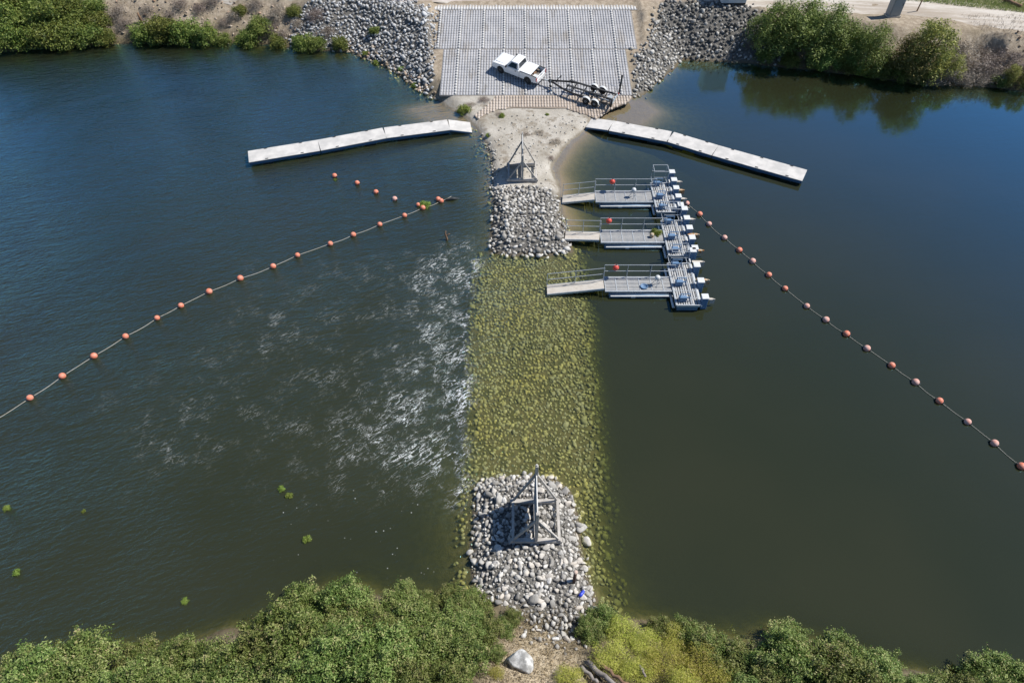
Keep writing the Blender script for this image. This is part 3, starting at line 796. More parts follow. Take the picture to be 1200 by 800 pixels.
h = hit(352, 702); o = weed.put(h.x+.25, h.y-.3, .33, 'small bright yellow flowering weed at the thicket edge over the water', 'weed', z=h.z+.9)

# far bank, image left
for i, (x, y, k, lab) in enumerate((
        (-12, 40, 1.05, 'green bush cut off by the picture edge on the far bank'), (10, 46, 1.0, 'bush at the waterline closest to the picture edge on the far bank'), (36, 47, .95, 'green bush second along the waterline of the far thicket'), (60, 45, 1.0, 'broad green bush third along the waterline of the far thicket'),
        (84, 44, .95, 'green bush fourth along the waterline of the far thicket'), (108, 43, .85, 'green bush fifth along the waterline of the far thicket'), (126, 44, .6, 'small bush ending the long green thicket on the far bank'),
        (8, 22, 1.05, 'bush behind the waterline bushes near the picture edge'), (34, 20, 1.0, 'second bush up the slope of the long far thicket'), (62, 22, 1.05, 'third bush up the slope of the long far thicket'), (92, 22, .95, 'fourth bush up the slope of the long far thicket'), (116, 25, .75, 'fifth bush up the slope at the end of the long far thicket'),
        (15, 4, 1.0, 'bush on the crest of the long far thicket near the picture edge'), (48, 5, .9, 'second bush on the crest of the long far thicket'), (82, 6, .9, 'third bush on the crest of the long far thicket'), (112, 8, .7, 'last bush on the crest of the long far thicket'), (326, 48, .5, 'small dark bush between the gully and the bright bushes'), (174, 42, .8, 'first bush of the small far thicket after the bare dirt'), (196, 38, .95, 'tallest bush of the small thicket on the far bank'), (220, 40, .85, 'middle bush of the small thicket on the far bank'), (243, 43, .75, 'last bush of the small thicket on the far bank'), (262, 45, .45, 'low green bush trailing from the small far thicket'),
        (292, 44, .7, 'dark bush hanging over the water by a shaded gully'), (306, 34, .7, 'dark bush up the shaded gully'), (356, 50, .62, 'bright yellow green bush at the foot of the far riprap'), (372, 50, .55, 'second bright bush at the foot of the far riprap'), (400, 50, .45, 'small grey green bush on the waterline riprap'),
        (345, 12, .45, 'little dark bush high on the bank among the stones'), (282, 10, .4, 'little green bush high on the bare dirt slope'), (439, 33, .3, 'single pale green tuft growing in the grey riprap slope'))):
    h = hit(x, y+6); farbush.put(h.x, h.y, k*1.12, lab, 'bush', 'bushes on the far bank', z=h.z)
for (x, y, k, lab) in ((140, 18, .9, 'dead brush on the pale dirt beside the long green thicket'), (118, 48, .6, 'grey dead brush at the water beside the long green thicket'), (190, 47, .5, 'grey dead brush in front of the small far thicket'),
                    (212, 8, .8, 'dry grey brush behind the small far thicket'), (235, 12, .7, 'tan dry brush high on the pale dirt slope'), (325, 20, .9, 'dry brown brush beside the shaded gully'), (262, 30, .6, 'dry brush on the slope between the two far thickets'),
                    (370, 22, .8, 'dry brush where the grey riprap begins'), (330, 44, .6, 'grey dead brush near the waterline stones'), (148, 30, .7, 'dry brush halfway up the bare dirt gap'), (250, 4, .8, 'dry brush near the crest above the small far thicket'), (175, 14, .7, 'greyish brush on the crest beside the burnt stump'), (300, 8, .8, 'dry brush among stones below the road'), (318, 36, .7, 'tan brush in the shaded gully'), (350, 30, .6, 'grey brush between gully and riprap'), (275, 22, .7, 'brown brush on the slope above the shaded gully'), (200, 20, .5, 'low dry brush right above the small thicket'), (155, 40, .5, 'small dry brush at the bare bank gap'), (385, 40, .6, 'pinkish dry brush above the bright green bushes')):
    h = hit(x, y); dead.put(h.x, h.y, k, lab, 'brush', 'dead brush on the far bank', z=h.z)
# far bank, image right
for (x, y, k, w_, lab) in ((904, 52, .9, 0, 'tall willow nearest the dark riprap slope'), (928, 58, 1.05, 1, 'tallest willow of the far bank leaning over the water'), (952, 52, 1.0, 2, 'tall willow behind the light green shrub'), (978, 58, .82, 0, 'shorter willow shading the weedy waterline'),
                       (964, 74, .5, 1, 'light green rounded willow shrub low by the waterline'), (1014, 74, .78, 2, 'round willow between the tall willows and the olive tree'), (1000, 66, .6, 1, 'small willow filling the gap in the row')):
    h = hit(x, y+7); willow.put(h.x, h.y, k*1.18, lab, 'willow', 'willows on the far bank', z=h.z, which=w_)
for (x, y, k, w_, lab) in ((1058, 86, 1.0, 0, 'dark side of the olive green tree pair above the water'), (1076, 84, 1.12, 1, 'tall yellowish olive tree beside the dirt road'), (1106, 88, .62, 0, 'small olive tree at the edge of the dead brush'), (1180, 96, .42, 1, 'low olive bush below the eroded bank'), (1200, 100, .45, 0, 'olive bush cut off by the picture edge')):
    h = hit(x, y+4); olive.put(h.x, h.y, k, lab, 'tree', 'olive green trees on the far bank', z=h.z, which=w_)
for (x, y, k, lab) in ((1105, 92, 1.0, 'grey dead brush hanging over the water below the small olive tree'), (1122, 66, 1.2, 'tall purple grey dead brush by the dirt road'), (1140, 86, 1.1, 'pale dead brush on the slope below the road'), (1130, 97, .7, 'low grey dead brush along the waterline'),
                    (1160, 80, .9, 'dead brush beside the eroded scarp'), (1195, 85, .8, 'dead brush near the picture edge'), (1090, 96, .6, 'dark dead brush under the olive trees'), (1112, 78, 1.0, 'dead brush between the small olive tree and the road'), (1150, 66, .8, 'dead brush just below the road edge by the scarp'), (1166, 93, .8, 'grey dead brush at the water below the scarp'), (1125, 88, 1.0, 'thick grey dead brush halfway down the slope'), (1182, 72, .9, 'dead brush on the far side of the scarp'), (1146, 96, .7, 'dead brush tangled along the waterline rocks'), (880, 55, .5, 'dry brush in the shade of the first willow')):
    h = hit(x, y); dead.put(h.x, h.y, k*1.15, lab, 'brush', 'dead brush on the far bank beyond the willows', z=h.z, sz=k*1.2)
for (x, y, k, lab) in ((896, 70, .6, 'low dark bush under the first willow'), (925, 76, .6, 'low dark bush under the tallest willow'), (950, 77, .5, 'low dark bush in the deep shade of the willows'), (990, 82, .6, 'dark bush at the water below the shorter willow'), (1030, 88, .65, 'dark bush at the water beside the round willow'), (1050, 92, .6, 'dark bush at the water under the olive trees'), (1075, 95, .55, 'low dark bush at the foot of the yellowish olive tree'), (1170, 98, .5, 'low bush at the water below the eroded scarp')):
    h = hit(x, y); farbush.put(h.x, h.y, k, lab, 'bush', 'low bushes under the willows', z=h.z)
# weeds and water plants
for (x, y, k, lab) in ((545, 131, .9, 'bright green plant beside the shore end of the image-left dock'), (960, 80, .9, 'pale weed mat floating below the willows'), (1010, 86, 1.1, 'lime green weed mat floating below the round willow'), (1022, 89, .9, 'lime weed mat trailing beside the green one'),
                    (428, 64, .5, 'lime weed tuft at the foot of the riprap'), (441, 75, .5, 'wet lime weed tuft in the shallows by the riprap'), (470, 82, .45, 'lime tuft on the brown ramp edge'), (486, 101, .45, 'lime tuft low on the ramp edge'), (588, 137, .4, 'long green tuft on the sand spit'), (572, 159, .35, 'round green tuft on the water side of the sand'),
                    (641, 135, .25, 'tiny tuft on the sand below the ramp'),
                    (498, 241, .6, 'floating weed caught behind the buoy rope end'), (330, 573, .27, 'floating green plant, upper one of the pair'), (339, 581, .26, 'floating green plant, lower one of the pair'), (360, 632, .30, 'largest lone floating water plant below the rapids'), (9, 596, .27, 'floating plant near the picture edge'), (98, 599, .15, 'tiny floating leaf cluster on open water'), (20, 671, .25, 'lone yellow green floating plant close to the near thicket'), (217, 704, .25, 'pale floating plant just off the near thicket'),
                    (393, 211, .16, 'scrap of weed caught on the last loose buoy')):
    h = hit(x, y); lime.put(h.x, h.y, k, lab, 'plant', z=h.z)

# grass: near path, verge beyond the road, tufts on the spit
def grass(name, pts, hgt, mat, label, seed):
    r = np.random.default_rng(seed); N = len(pts)
    a = r.uniform(0, 6.28, N); ln = r.normal(size=(N, 2))*.45; H = hgt*r.uniform(.5, 1.3, N)
    b = np.column_stack([pts, ground(pts[:, 0], pts[:, 1])]); wv = np.column_stack([np.cos(a), np.sin(a), 0*a])*.018*(hgt/.25)
    tip = b + np.column_stack([ln*H[:, None], H])
    V = np.stack([b-wv, b+wv, tip], 1).reshape(-1, 3)
    o = link(name, np_mesh(name, V, np.arange(3*N).reshape(-1, 3), {'tint': np.repeat(r.random(N), 3)}), mat)
    return tag(o, label, 'grass', kind='stuff')
r_ = np.random.default_rng(9)
P = np.column_stack([r_.uniform(PATH_NEAR[:, 0].min()-1, PATH_NEAR[:, 0].max()+4.0, 26000), r_.uniform(5, 14, 26000)])
d = sdf(PATH_NEAR, P[:, 0], P[:, 1]) + r_.normal(size=len(P))*.35
P = P[(d > -.5) | ((P[:, 0] > 2) & (P[:, 0] < 9) & (P[:, 1] < 12.3) & (r_.random(len(P)) < .3))]
P = P[ground(P[:, 0], P[:, 1]) > .15]
for (x, y, k, lab) in ((616, 158, .32, 'brown dried weed patch on the sand below the ramp'), (632, 156, .4, 'tan dried weed patch in the middle of the sand'), (652, 166, .42, 'brown weed wrack near the image-right edge of the sand'), (566, 118, .5, 'reddish dry plants where sand meets the toe of the ramp'), (550, 124, .5, 'dry brown plants above the bright green shore plant'), (645, 186, .35, 'pale driftweed on the wet edge of the spit'), (585, 134, .3, 'small dry tuft on the sand near the ramp toe')):
    h = hit(x, y); dead.put(h.x, h.y, k, lab, 'weeds', z=h.z, sz=k*.35)
grass('dry_grass', P, .22, M_drygrass, 'dry straw coloured grass round the boulder on the near bank', 91)
ve = []
for i in range(9000):
    x = r_.uniform(1055, 1290); q = at(x, np.interp(x, [1055, 1200, 1290], [0, 15, 27]), 3.3)
    ve.append((q.x, q.y + abs(r_.normal())*2.2 - .2))
grass('verge_grass', np.array(ve), .35, M_verge, 'green and straw grass verge beyond the dirt road', 92)
ds = []
for i in range(7000):
    h_ = at(r_.uniform(-40, 500), r_.uniform(-6, 48), 1.8)
    if sdf(POLY_FAR, h_.x, h_.y) > .6 and vnoise(h_.x, h_.y, .45) > .05: ds.append((h_.x, h_.y))
for i in range(4000):
    h_ = at(r_.uniform(1080, 1290), r_.uniform(35, 100), 1.8)
    if sdf(POLY_FAR, h_.x, h_.y) > .6 and vnoise(h_.x, h_.y, .45) > .0: ds.append((h_.x, h_.y))
grass('bank_grass', np.array(ds), .3, M_deadleaf, 'sparse dead grass on the far dirt banks', 93)
# ------------------------------------------------------------------ materials of built things
M_galv = mat_worn('galvanised_steel', (0.42, 0.45, 0.48), (0.52, 0.54, 0.55), .45, .35, 4)
M_grate = mat_worn('deck_grating', (0.40, 0.41, 0.42), (0.52, 0.51, 0.49), .7, .1, 3, amt=(.3, .7))
M_bluegrey = mat_worn('float_steel', (0.13, 0.21, 0.31), (0.22, 0.28, 0.33), .5, .2, 2)
M_whitecap = mat_worn('white_paint', (0.64, 0.66, 0.67), (0.50, 0.51, 0.50), .5, 0, 3)
M_blue_shade = mat_worn('box_blue_shade', (0.11, 0.21, 0.36), (0.18, 0.26, 0.37), .5, 0, 3)  # deep blue of sky-lit shade painted into the box sides
M_plank = mat_worn('pale_plank', (0.55, 0.51, 0.45), (0.44, 0.39, 0.33), .8, 0, 3, .2, .2)
M_darkrail = mat_worn('dark_rubber', (0.025, 0.027, 0.03), (0.05, 0.05, 0.05), .6, 0, 4)
M_rust = mat_worn('rusty_fin', (0.46, 0.40, 0.30), (0.50, 0.22, 0.06), .75, 0, 5, .2, .2, (1, 1, 1), (.45, .6))
M_orange = mat_worn('buoy_orange', (0.72, 0.19, 0.10), (0.66, 0.31, 0.23), .45, 0, 4, .4, 0, (1, 1, 1), (.35, .7))
M_pink = mat_worn('buoy_faded', (0.66, 0.30, 0.23), (0.68, 0.50, 0.45), .55, 0, 4, .3, 0, (1, 1, 1), (.35, .7))
M_red = mat_worn('float_red', (0.70, 0.07, 0.05), (0.66, 0.16, 0.12), .4, 0, 4)
M_rope = mat_worn('pale_rope', (0.52, 0.49, 0.42), (0.36, 0.34, 0.28), .9, 0, 9)
M_wood = mat_worn('weathered_timber', (0.50, 0.475, 0.44), (0.34, 0.315, 0.285), .85, 0, 3, .2, .3, (1, 1, 1), (.35, .7))
M_signw = mat_worn('sign_board_white', (0.72, 0.71, 0.68), (0.58, 0.56, 0.52), .6, 0, 2.5)

# ------------------------------------------------------------------ floating docks
t = NT('dock_deck'); p = t.obj(); a = t.noise(p, 1.2, 6, .6); b = t.noise(p, 18, 3)
c = t.mix(t.ramp(a, .35, .7), (0.45, 0.44, 0.425), (0.60, 0.58, 0.555)); c = t.mix(t.math('MULTIPLY', t.ramp(b, .5, .8), .35), c, (.45, .42, .37))
M_deck = t.done(t.bsdf(c, .85, 0, .2, t.bump(b, .3, .02)))
M_dockside_shade = mat_worn('dock_side_shade', (0.05, 0.11, 0.21), (0.09, 0.14, 0.21), .5, .2, 3)  # blue cast of the shaded dock sides put into their colour

def dock(name_label, pts, width, group, side):
    """jointed floating dock through pixel points (shore end first)"""
    W3 = [at(x, y, .42) for x, y in pts]
    root = thing('floating_dock', name_label, 'dock', (W3[0].x, W3[0].y, 0))
    o0 = Vector((W3[0].x, W3[0].y, 0))
    for i in range(len(W3)-1):
        a, b = W3[i]-o0, W3[i+1]-o0
        d = (b-a).normalized(); n = Vector((-d.y, d.x, 0))
        if n.y < 0: n = -n
        a = a + d*.018; b = b - d*.018
        if i == 0:      # hinged landing ramp resting on the shore
            a.z = gz(W3[0].x, W3[0].y) + .10; b.z = .46
            mb = MB(); mb.beam(a, b, width*.96, .07)
            pl = mb.build('landing_ramp', M_deck, root, bevel=.012)
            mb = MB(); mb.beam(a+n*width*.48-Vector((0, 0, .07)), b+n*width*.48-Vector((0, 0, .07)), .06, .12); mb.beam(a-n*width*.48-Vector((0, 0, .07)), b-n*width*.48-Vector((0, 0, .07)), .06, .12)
            mb.build('side_rail', M_dockside_shade, pl)
            continue
        a.z = b.z = .46
        mb = MB(); mb.beam(a, b, width, .06)
        # plank seams cut as thin proud cleats across the deck
        sec = mb.build('deck_section', M_deck, root, bevel=.012)
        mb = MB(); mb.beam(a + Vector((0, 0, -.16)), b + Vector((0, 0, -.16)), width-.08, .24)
        mb.build('float_frame', M_dockside_shade, sec)
        mb = MB()
        L = (b-a).length; k = max(2, int(L/2.2))
        for j in range(k):
            c0 = a.lerp(b, (j+.5)/k)
            MB().beam(c0 - d*.45 + Vector((0, 0, -.42)), c0 + d*.45 + Vector((0, 0, -.42)), width*.8, .30).build('float', M_darkrail, sec)
        mb = MB()
        for j in range(k):
            for s in (-1, 1):
                c0 = a.lerp(b, (j+.5)/k) + n*s*(width/2-.09) + Vector((0, 0, .07))
                mb.beam(c0-d*.13, c0+d*.13, .04, .035); mb.box(c0-Vector((0, 0, .025)), (.05, .05, .06))
        mb.build('cleat', M_darkrail, sec)
        if i < len(W3)-2:
            mb = MB(); mb.beam(b - n*width*.46 + d*.04 + Vector((0, 0, -.05)), b + n*width*.46 + d*.04 + Vector((0, 0, -.05)), .05, .12); mb.build('hinge', M_darkrail, sec)
    return root

dock('long pale floating dock reaching from the spit into the image-left river', [(552, 145), (526, 147), (451, 156.5), (374, 171), (291, 184.5)], 1.75, None, 1)
dock('bent white floating dock reaching from the spit toward the buoy line', [(690, 142), (716, 148), (785, 161), (838, 177), (943, 206.5)], 1.75, None, -1)

# ------------------------------------------------------------------ floating platforms with gangways
def rail(mb, a, b, h=1.1, posts=4, n=2, r=.024):
    a, b = Vector(a), Vector(b)
    for k in range(n):
        z = Vector((0, 0, h*(1 - k*.48))); mb.tube([a+z, b+z], r, 6)
    for k in range(posts):
        q = a.lerp(b, k/(posts-1)); mb.tube([q, q+Vector((0, 0, h))], r, 6)

def grating(mb, x0, x1, y0, y1, z, along, pitch=.10, bar=.055):
    """bar grating: real bars with gaps"""
    if along == 'x':
        k = int((y1-y0)/pitch)
        for i in range(k+1):
            y = y0 + (y1-y0)*i/k; mb.box(((x0+x1)/2, y, z), (x1-x0, bar, .03))
    else:
        k = int((x1-x0)/pitch)
        for i in range(k+1):
            x = x0 + (x1-x0)*i/k; mb.box((x, (y0+y1)/2, z), (bar, y1-y0, .03))

def platform(label, walk, gang, head, boxes, fins, lamp, group):
    """walk = px of the near edge (x0, x1, y); gang = px of the gangway's shore end; head = px (x, y) near corner and far corner"""
    a = at(walk[0], walk[2], .45); b = at(walk[1], walk[3], .45)
    root = thing('floating_platform', label, 'platform', (a.x, a.y, 0))
    O = Vector((a.x, a.y, 0))
    L = b.x - a.x; Wd = 1.35; z = .45
    # walkway
    mb = MB(); grating(mb, 0, L, .06, Wd-.06, z, 'x', .135, .085)
    wk = mb.build('walkway_deck', M_grate, root)
    mb = MB()
    mb.box((L/2, 0, z-.03), (L, .09, .14)); mb.box((L/2, Wd, z-.03), (L, .09, .14))
    for k in range(7): mb.box((L*k/6 if 0 < k < 6 else (.05 if k == 0 else L-.05), Wd/2, z+.012), (.06, Wd-.09, .05))
    mb.box((L/2, -.06, z-.02), (L, .025, .10))
    mb.build('walkway_frame', M_galv, wk)
    mb = MB(); mb.tube([(.3, -.02, .08), (L-.1, -.02, .08)], .21, 10); mb.tube([(.3, Wd, .08), (L-.1, Wd, .08)], .21, 10)
    mb.build('pontoon', M_bluegrey, root, True)
    mb = MB(); mb.box((L*.52, -.25, .20), (L*.88, .08, .07)); mb.box((L*.4, -.25, .15), (.3, .10, .16)); mb.build('rub_rail', M_whitecap, root)
    mb = MB(); rail(mb, (0, Wd, z), (L, Wd, z), 1.15, 4); mb.build('handrail', M_galv, root)
    # gangway
    g = at(gang[0], gang[1], 0); gzv = max(gz(g.x, g.y), -.1) + .12
    g = Vector((g.x, g.y, gzv)) - O
    e = Vector((-.05, .55, z+.10)); g.y = max(g.y, .2)
    mb = MB(); mb.beam(g, e, .85, .07); gw = mb.build('gangway', M_plank, root, bevel=.01)
    mb = MB()
    d = (e-g).normalized(); n = Vector((-d.y, d.x, 0)).normalized()
    rail(mb, g+n*.40+Vector((0, 0, .03)), e+n*.40+Vector((0, 0, .03)), 1.1, 3); mb.build('gangway_handrail', M_galv, gw)
    mb = MB()
    for s in (-1, 1): mb.beam(g+n*.45*s+Vector((0, 0, -.03)), e+n*.45*s+Vector((0, 0, -.03)), .06, .16)
    mb.build('gangway_beam', M_galv, gw)
    # head platform running away along y
    h0 = at(head[0], head[1], .5) - O; h1 = at(head[2], head[3], .5) - O
    x0, y0 = h0.x, h0.y; Wh = head[4]; y1 = h1.y; zz = .50
    mb = MB(); grating(mb, x0+.06, x0+Wh-.06, y0+.06, y1-.06, zz, 'y', .15, .10)
    hd = mb.build('head_deck', M_grate, root)
    mb = MB()
    for x in (x0, x0+Wh): mb.box((x, (y0+y1)/2, zz-.02), (.10, y1-y0, .16))
    for y in (y0, y1): mb.box(((x0+x0+Wh)/2, y, zz-.02), (Wh, .09, .16))
    for k in range(1, 6): mb.box((x0+Wh/2, y0+(y1-y0)*k/6, zz+.015), (Wh-.1, .06, .05))
    for x in (x0+Wh*.34, x0+Wh*.67): mb.box((x, (y0+y1)/2, zz+.022), (.07, y1-y0-.1, .06))
    mb.build('head_frame', M_galv, hd)
    mb = MB(); mb.box((x0+Wh/2, (y0+y1)/2, .16), (Wh-.15, y1-y0-.1, .5)); mb.build('head_float', M_bluegrey, root, bevel=.04)
    mb = MB(); mb.tube([(x0-.16, y0+.1, .22), (x0-.16, y0+1.3, .22)], .09, 8).build('fender', M_whitecap, root, True); mb = MB(); mb.tube([(x0-.16, y1-1.5, .22), (x0-.16, y1-.3, .22)], .09, 8); mb.build('fender', M_whitecap, root, True)
    # winch frames and cross members standing on the head
    for yy in (y0+.35, y0+(y1-y0)*.45, y1-.4):
        mb = MB()
        for xx in (x0+.2, x0+Wh*.55): mb.tube([(xx, yy, zz), (xx, yy, zz+.75)], .03, 6)
        mb.tube([(x0+.2, yy, zz+.75), (x0+Wh*.55, yy, zz+.75)], .03, 6)
        mb.box((x0+Wh*.28, yy+.12, zz+.20), (.5, .28, .36)); mb.tube([(x0+.2, yy+.06, zz+.35), (x0+Wh*.55, yy+.06, zz+.35)], .05, 6)
        mb.build('winch_frame', M_blue_shade, root)
    # hooped end rail
    mb = MB()
    for yy in (y1-.05, y1+.85):
        mb.tube([(x0+.15, yy, zz-.05), (x0+.15, yy, zz+1.15), (x0+Wh-.15, yy, zz+1.15), (x0+Wh-.15, yy, zz-.05)], .026, 6)
        mb.tube([(x0+.15, yy, zz+.6), (x0+Wh-.15, yy, zz+.6)], .02, 6)
    for xx in (x0+.15, x0+Wh-.15):
        mb.tube([(xx, y1-.05, zz+1.15), (xx, y1+.85, zz+1.15)], .026, 6); mb.tube([(xx, y1-.05, zz), (xx, y1+.85, zz)], .03, 6)
    mb.build('end_rail', M_galv, root)
    # boxes along the river side, white lids over sides with shade blue in their colour
    for k in range(boxes):
        yy = y0 + .35 + (y1+.9-y0-.35)*k/(boxes-1); xx = x0+Wh+.32
        mb = MB(); mb.box((xx, yy, .50), (.40, .44, .95)); bx = mb.build('float_box', M_blue_shade, root, bevel=.03)
        mb = MB(); mb.box((xx, yy, 1.0), (.47, .50, .07)); mb.build('lid', M_whitecap, bx, bevel=.02)
    mb = MB(); mb.beam((x0+Wh+.12, y0, .42), (x0+Wh+.12, y1+1.1, .42), .08, .12); mb.build('box_rail', M_whitecap, root)
    for k, rusty in enumerate(fins):
        yy = y0 + .2 + (y1-y0)*(.08+.9*k/max(1, len(fins)-1))
        mb = MB()
        P = [(x0+Wh+.2, yy-.10), (x0+Wh+.85, yy-.09), (x0+Wh+1.05, yy), (x0+Wh+.85, yy+.09), (x0+Wh+.2, yy+.10)]
        V = [(x, y, .62) for x, y in P]+[(x, y, .55) for x, y in P]; n5 = 5
        mb.add(V, [tuple(range(5)), tuple(reversed(range(5, 10)))]+[(i, n5+i, n5+(i+1) % 5, (i+1) % 5) for i in range(5)])
        mb.box((x0+Wh+.95, yy, .38), (.30, .05, .42))
        mb.build('fin', M_rust if rusty else M_plank, root)
    if lamp:      # white domed unit on a tripod on the walkway
        cx, cy_ = L*lamp, .62
        mb = MB()
        for k in range(3):
            aa = 2.1*k+.5; mb.tube([(cx+.3*math.cos(aa), cy_+.3*math.sin(aa), z), (cx, cy_, z+.6)], .02, 5)
        tr = mb.build('tripod', M_galv, root)
        mb = MB(); mb.lathe([(.02, .55), (.17, .56), (.19, .66), (.15, .78), (.05, .84)], 14, (cx, cy_, z)); mb.build('dome', M_whitecap, tr, True)
    return root, O, L, Wd, z

grp = None
plats = []
plats.append(platform('floating walkway platform nearest the sandy spit, farthest from the camera', (698, 770, 236.5, 236.5), (659, 235), (770, 249, 764, 215, 1.45), 5, (0, 0, 1, 0), .62, grp))
plats.append(platform('middle floating walkway platform with rusty fins and weeds on its deck', (704, 782, 284, 284), (662, 280), (784, 300, 778, 259, 1.5), 5, (1, 1, 0), 0, grp))
plats.append(platform('floating walkway platform nearest the camera with its gangway over the submerged weir', (709, 792, 341, 341), (641, 340), (793, 358, 786, 309, 1.55), 4, (0, 1, 0), .74, grp))
# red floats hung on the handrails
for (root, O, L, Wd, z), f, lab in zip(plats, (.28, .13, .16), ('red ball float hung on the handrail of the farthest walkway platform', 'red ball float hung on the handrail of the middle walkway platform', 'red ball float hung on the handrail of the nearest walkway platform')):
    o = thing('ball_float', lab, 'float', (O.x+L*f, O.y+Wd+.02, z+.92), 0, 'red floats on the platform handrails')
    mb = MB(); mb.lathe([(.22*math.sin(math.pi*k/10)+.002, -.22*math.cos(math.pi*k/10)) for k in range(11)], 16); mb.build('ball', M_red, o, True)
    mb = MB(); mb.tube([(0, 0, .21), (0, 0, .26)], .05, 8); mb.build('eyelet', M_darkrail, o)
(root, O, L, Wd, z) = plats[1]
o = lime.put(O.x+L*.86, O.y+Wd*.75, .55, 'dry yellow weeds lodged on the deck of the middle platform', 'weeds', z=.48)
mb = MB(); mb.lathe([(.05, 0), (.14, .02), (.16, .22), (.12, .30), (.03, .33)], 12); o = mb.build('bucket', M_rust, None, True, loc=(O.x+L*.78, O.y+.6, .47)); tag(o, 'small brown bucket left on the deck of the middle platform', 'bucket')
(root, O, L, Wd, z) = plats[2]
mb = MB(); mb.lathe([(.02, 0), (.26, .01), (.27, .10), (.24, .11), (.23, .03), (.02, .025)], 18); o = mb.build('basin', M_blue_shade, None, True, loc=(O.x+L*.56, O.y+.38, .465)); tag(o, 'dark blue green basin lying on the nearest platform deck', 'basin')

# ------------------------------------------------------------------ buoy lines
ORD = ['first', 'second', 'third', 'fourth', 'fifth', 'sixth', 'seventh', 'eighth', 'ninth', 'tenth', 'eleventh', 'twelfth', 'thirteenth', 'fourteenth', 'fifteenth', 'sixteenth', 'seventeenth', 'eighteenth', 'nineteenth', 'twentieth']
def make_buoy(mat):
    o = thing('ball_buoy', '', 'buoy')
    r0 = .205
    mb = MB(); mb.lathe([(r0*math.sin(math.pi*k/12)+.002, -r0*math.cos(math.pi*k/12)) for k in range(13)], 20, axis='x'); mb.build('ball', mat, o, True)
    for s in (-1, 1):
        mb = MB(); mb.lathe([(.055, s*(r0-.01)), (.06, s*(r0+.03)), (.03, s*(r0+.06))], 10, axis='x'); mb.build('collar', M_darkrail, o, True)
    return o
b_or = [None]; b_pk = [None]
def buoy(px, py, ang, pink, label, group, s=1.0):
    src = b_pk if pink else b_or
    q = at(px, py, .09)
    if src[0] is None:
        src[0] = make_buoy(M_pink if pink else M_orange); o = src[0]
    else: o = dup(src[0])
    o.location = q; o.rotation_euler = (random.uniform(0, 6), 0, ang); o.scale = (s,)*3
    tag(o, label, 'buoy', group); return q

def rope(pts, label, name='buoy_rope', r=.017):
    P = []
    for i in range(len(pts)-1):
        a, b = Vector(pts[i]), Vector(pts[i+1])
        for k in range(6):
            q = a.lerp(b, k/6); q.z = .05 + .02*math.cos(k/6*6.28) + .0; q += Vector((0, 0, 0)) + Vector((-(b-a).y, (b-a).x, 0)).normalized()*.05*math.sin(k/6*3.14)*math.sin(i*1.7)
            P.append(q)
    P.append(Vector(pts[-1]))
    o = MB().tube(P, r, 6).build(name, M_rope, None, True)
    return tag(o, label, 'rope')

left_px = [(517, 235.5), (513.5, 233.5), (495.5, 243.5), (490, 240), (474, 252.5), (445, 263), (414, 275), (387, 285.5), (348.5, 299), (320, 312), (281.5, 326), (245, 341.5), (212, 358), (184, 372.5), (147, 394), (110, 417), (73, 440.5), (35, 466)]
qs = []
for i, (x, y) in enumerate(left_px):
    ang = math.atan2(*(at(x, y)-at(x+10, y-6)).yx)
    q = buoy(x, y, ang, False, f'orange ball buoy, {ORD[i]} from the shore end of the rope across the rapids', 'orange buoys on the rope across the rapids', (.9 if i % 5 == 3 else 1.0)*random.uniform(.93, 1.08))
    if i not in (1, 3): qs.append(q)
qs = [at(529, 231)] + qs + [at(-30, 507)]
rope(qs, 'pale taut rope threading the orange buoys across the rapids')
loose = [(392, 206), (418.5, 214.5), (440.5, 225), (462.5, 233)]; qs = []
for i, (x, y) in enumerate(loose):
    qs.append(buoy(x, y, -.6, i == 3, ('orange ball buoy at the outer end of the four loose buoys, weed stuck to it', 'second of four loose orange buoys from the outer end', 'third of four loose orange buoys from the outer end', 'pale faded buoy at the shoreward end of the four loose buoys')[i], 'loose buoys beside the spit'))
for q in qs: q.z = -.03
o = MB().tube([q + Vector((0, 0, -.02)) for q in qs], .012, 5).build('slack_line', M_rope, None, True); tag(o, 'thin slack line linking the four loose buoys', 'rope')
right_px = [(805, 238.5), (820, 251), (831, 262.5), (849, 278.5), (866.5, 293), (882, 306), (901, 322), (920, 338), (945.5, 358.5), (968, 374.5), (992, 391), (1016, 408), (1045, 428), (1073, 447.5), (1101, 469.5), (1134, 494), (1165.5, 519), (1197, 546)]
qs = []
for i, (x, y) in enumerate(right_px):
    pk = i in (0, 2, 3, 5, 8, 9, 11, 13, 15, 16)
    qs.append(buoy(x, y, -.8, pk, f'{"pale faded" if pk else "orange"} ball buoy, {ORD[i]} out from the floating platforms on the slack rope', 'buoys on the slack rope beside the platforms', random.uniform(.93, 1.08)))
rope([at(796, 236, .3)] + qs + [at(1232, 577)], 'slack rope threading buoys from the platforms over the still pool', r=.011)

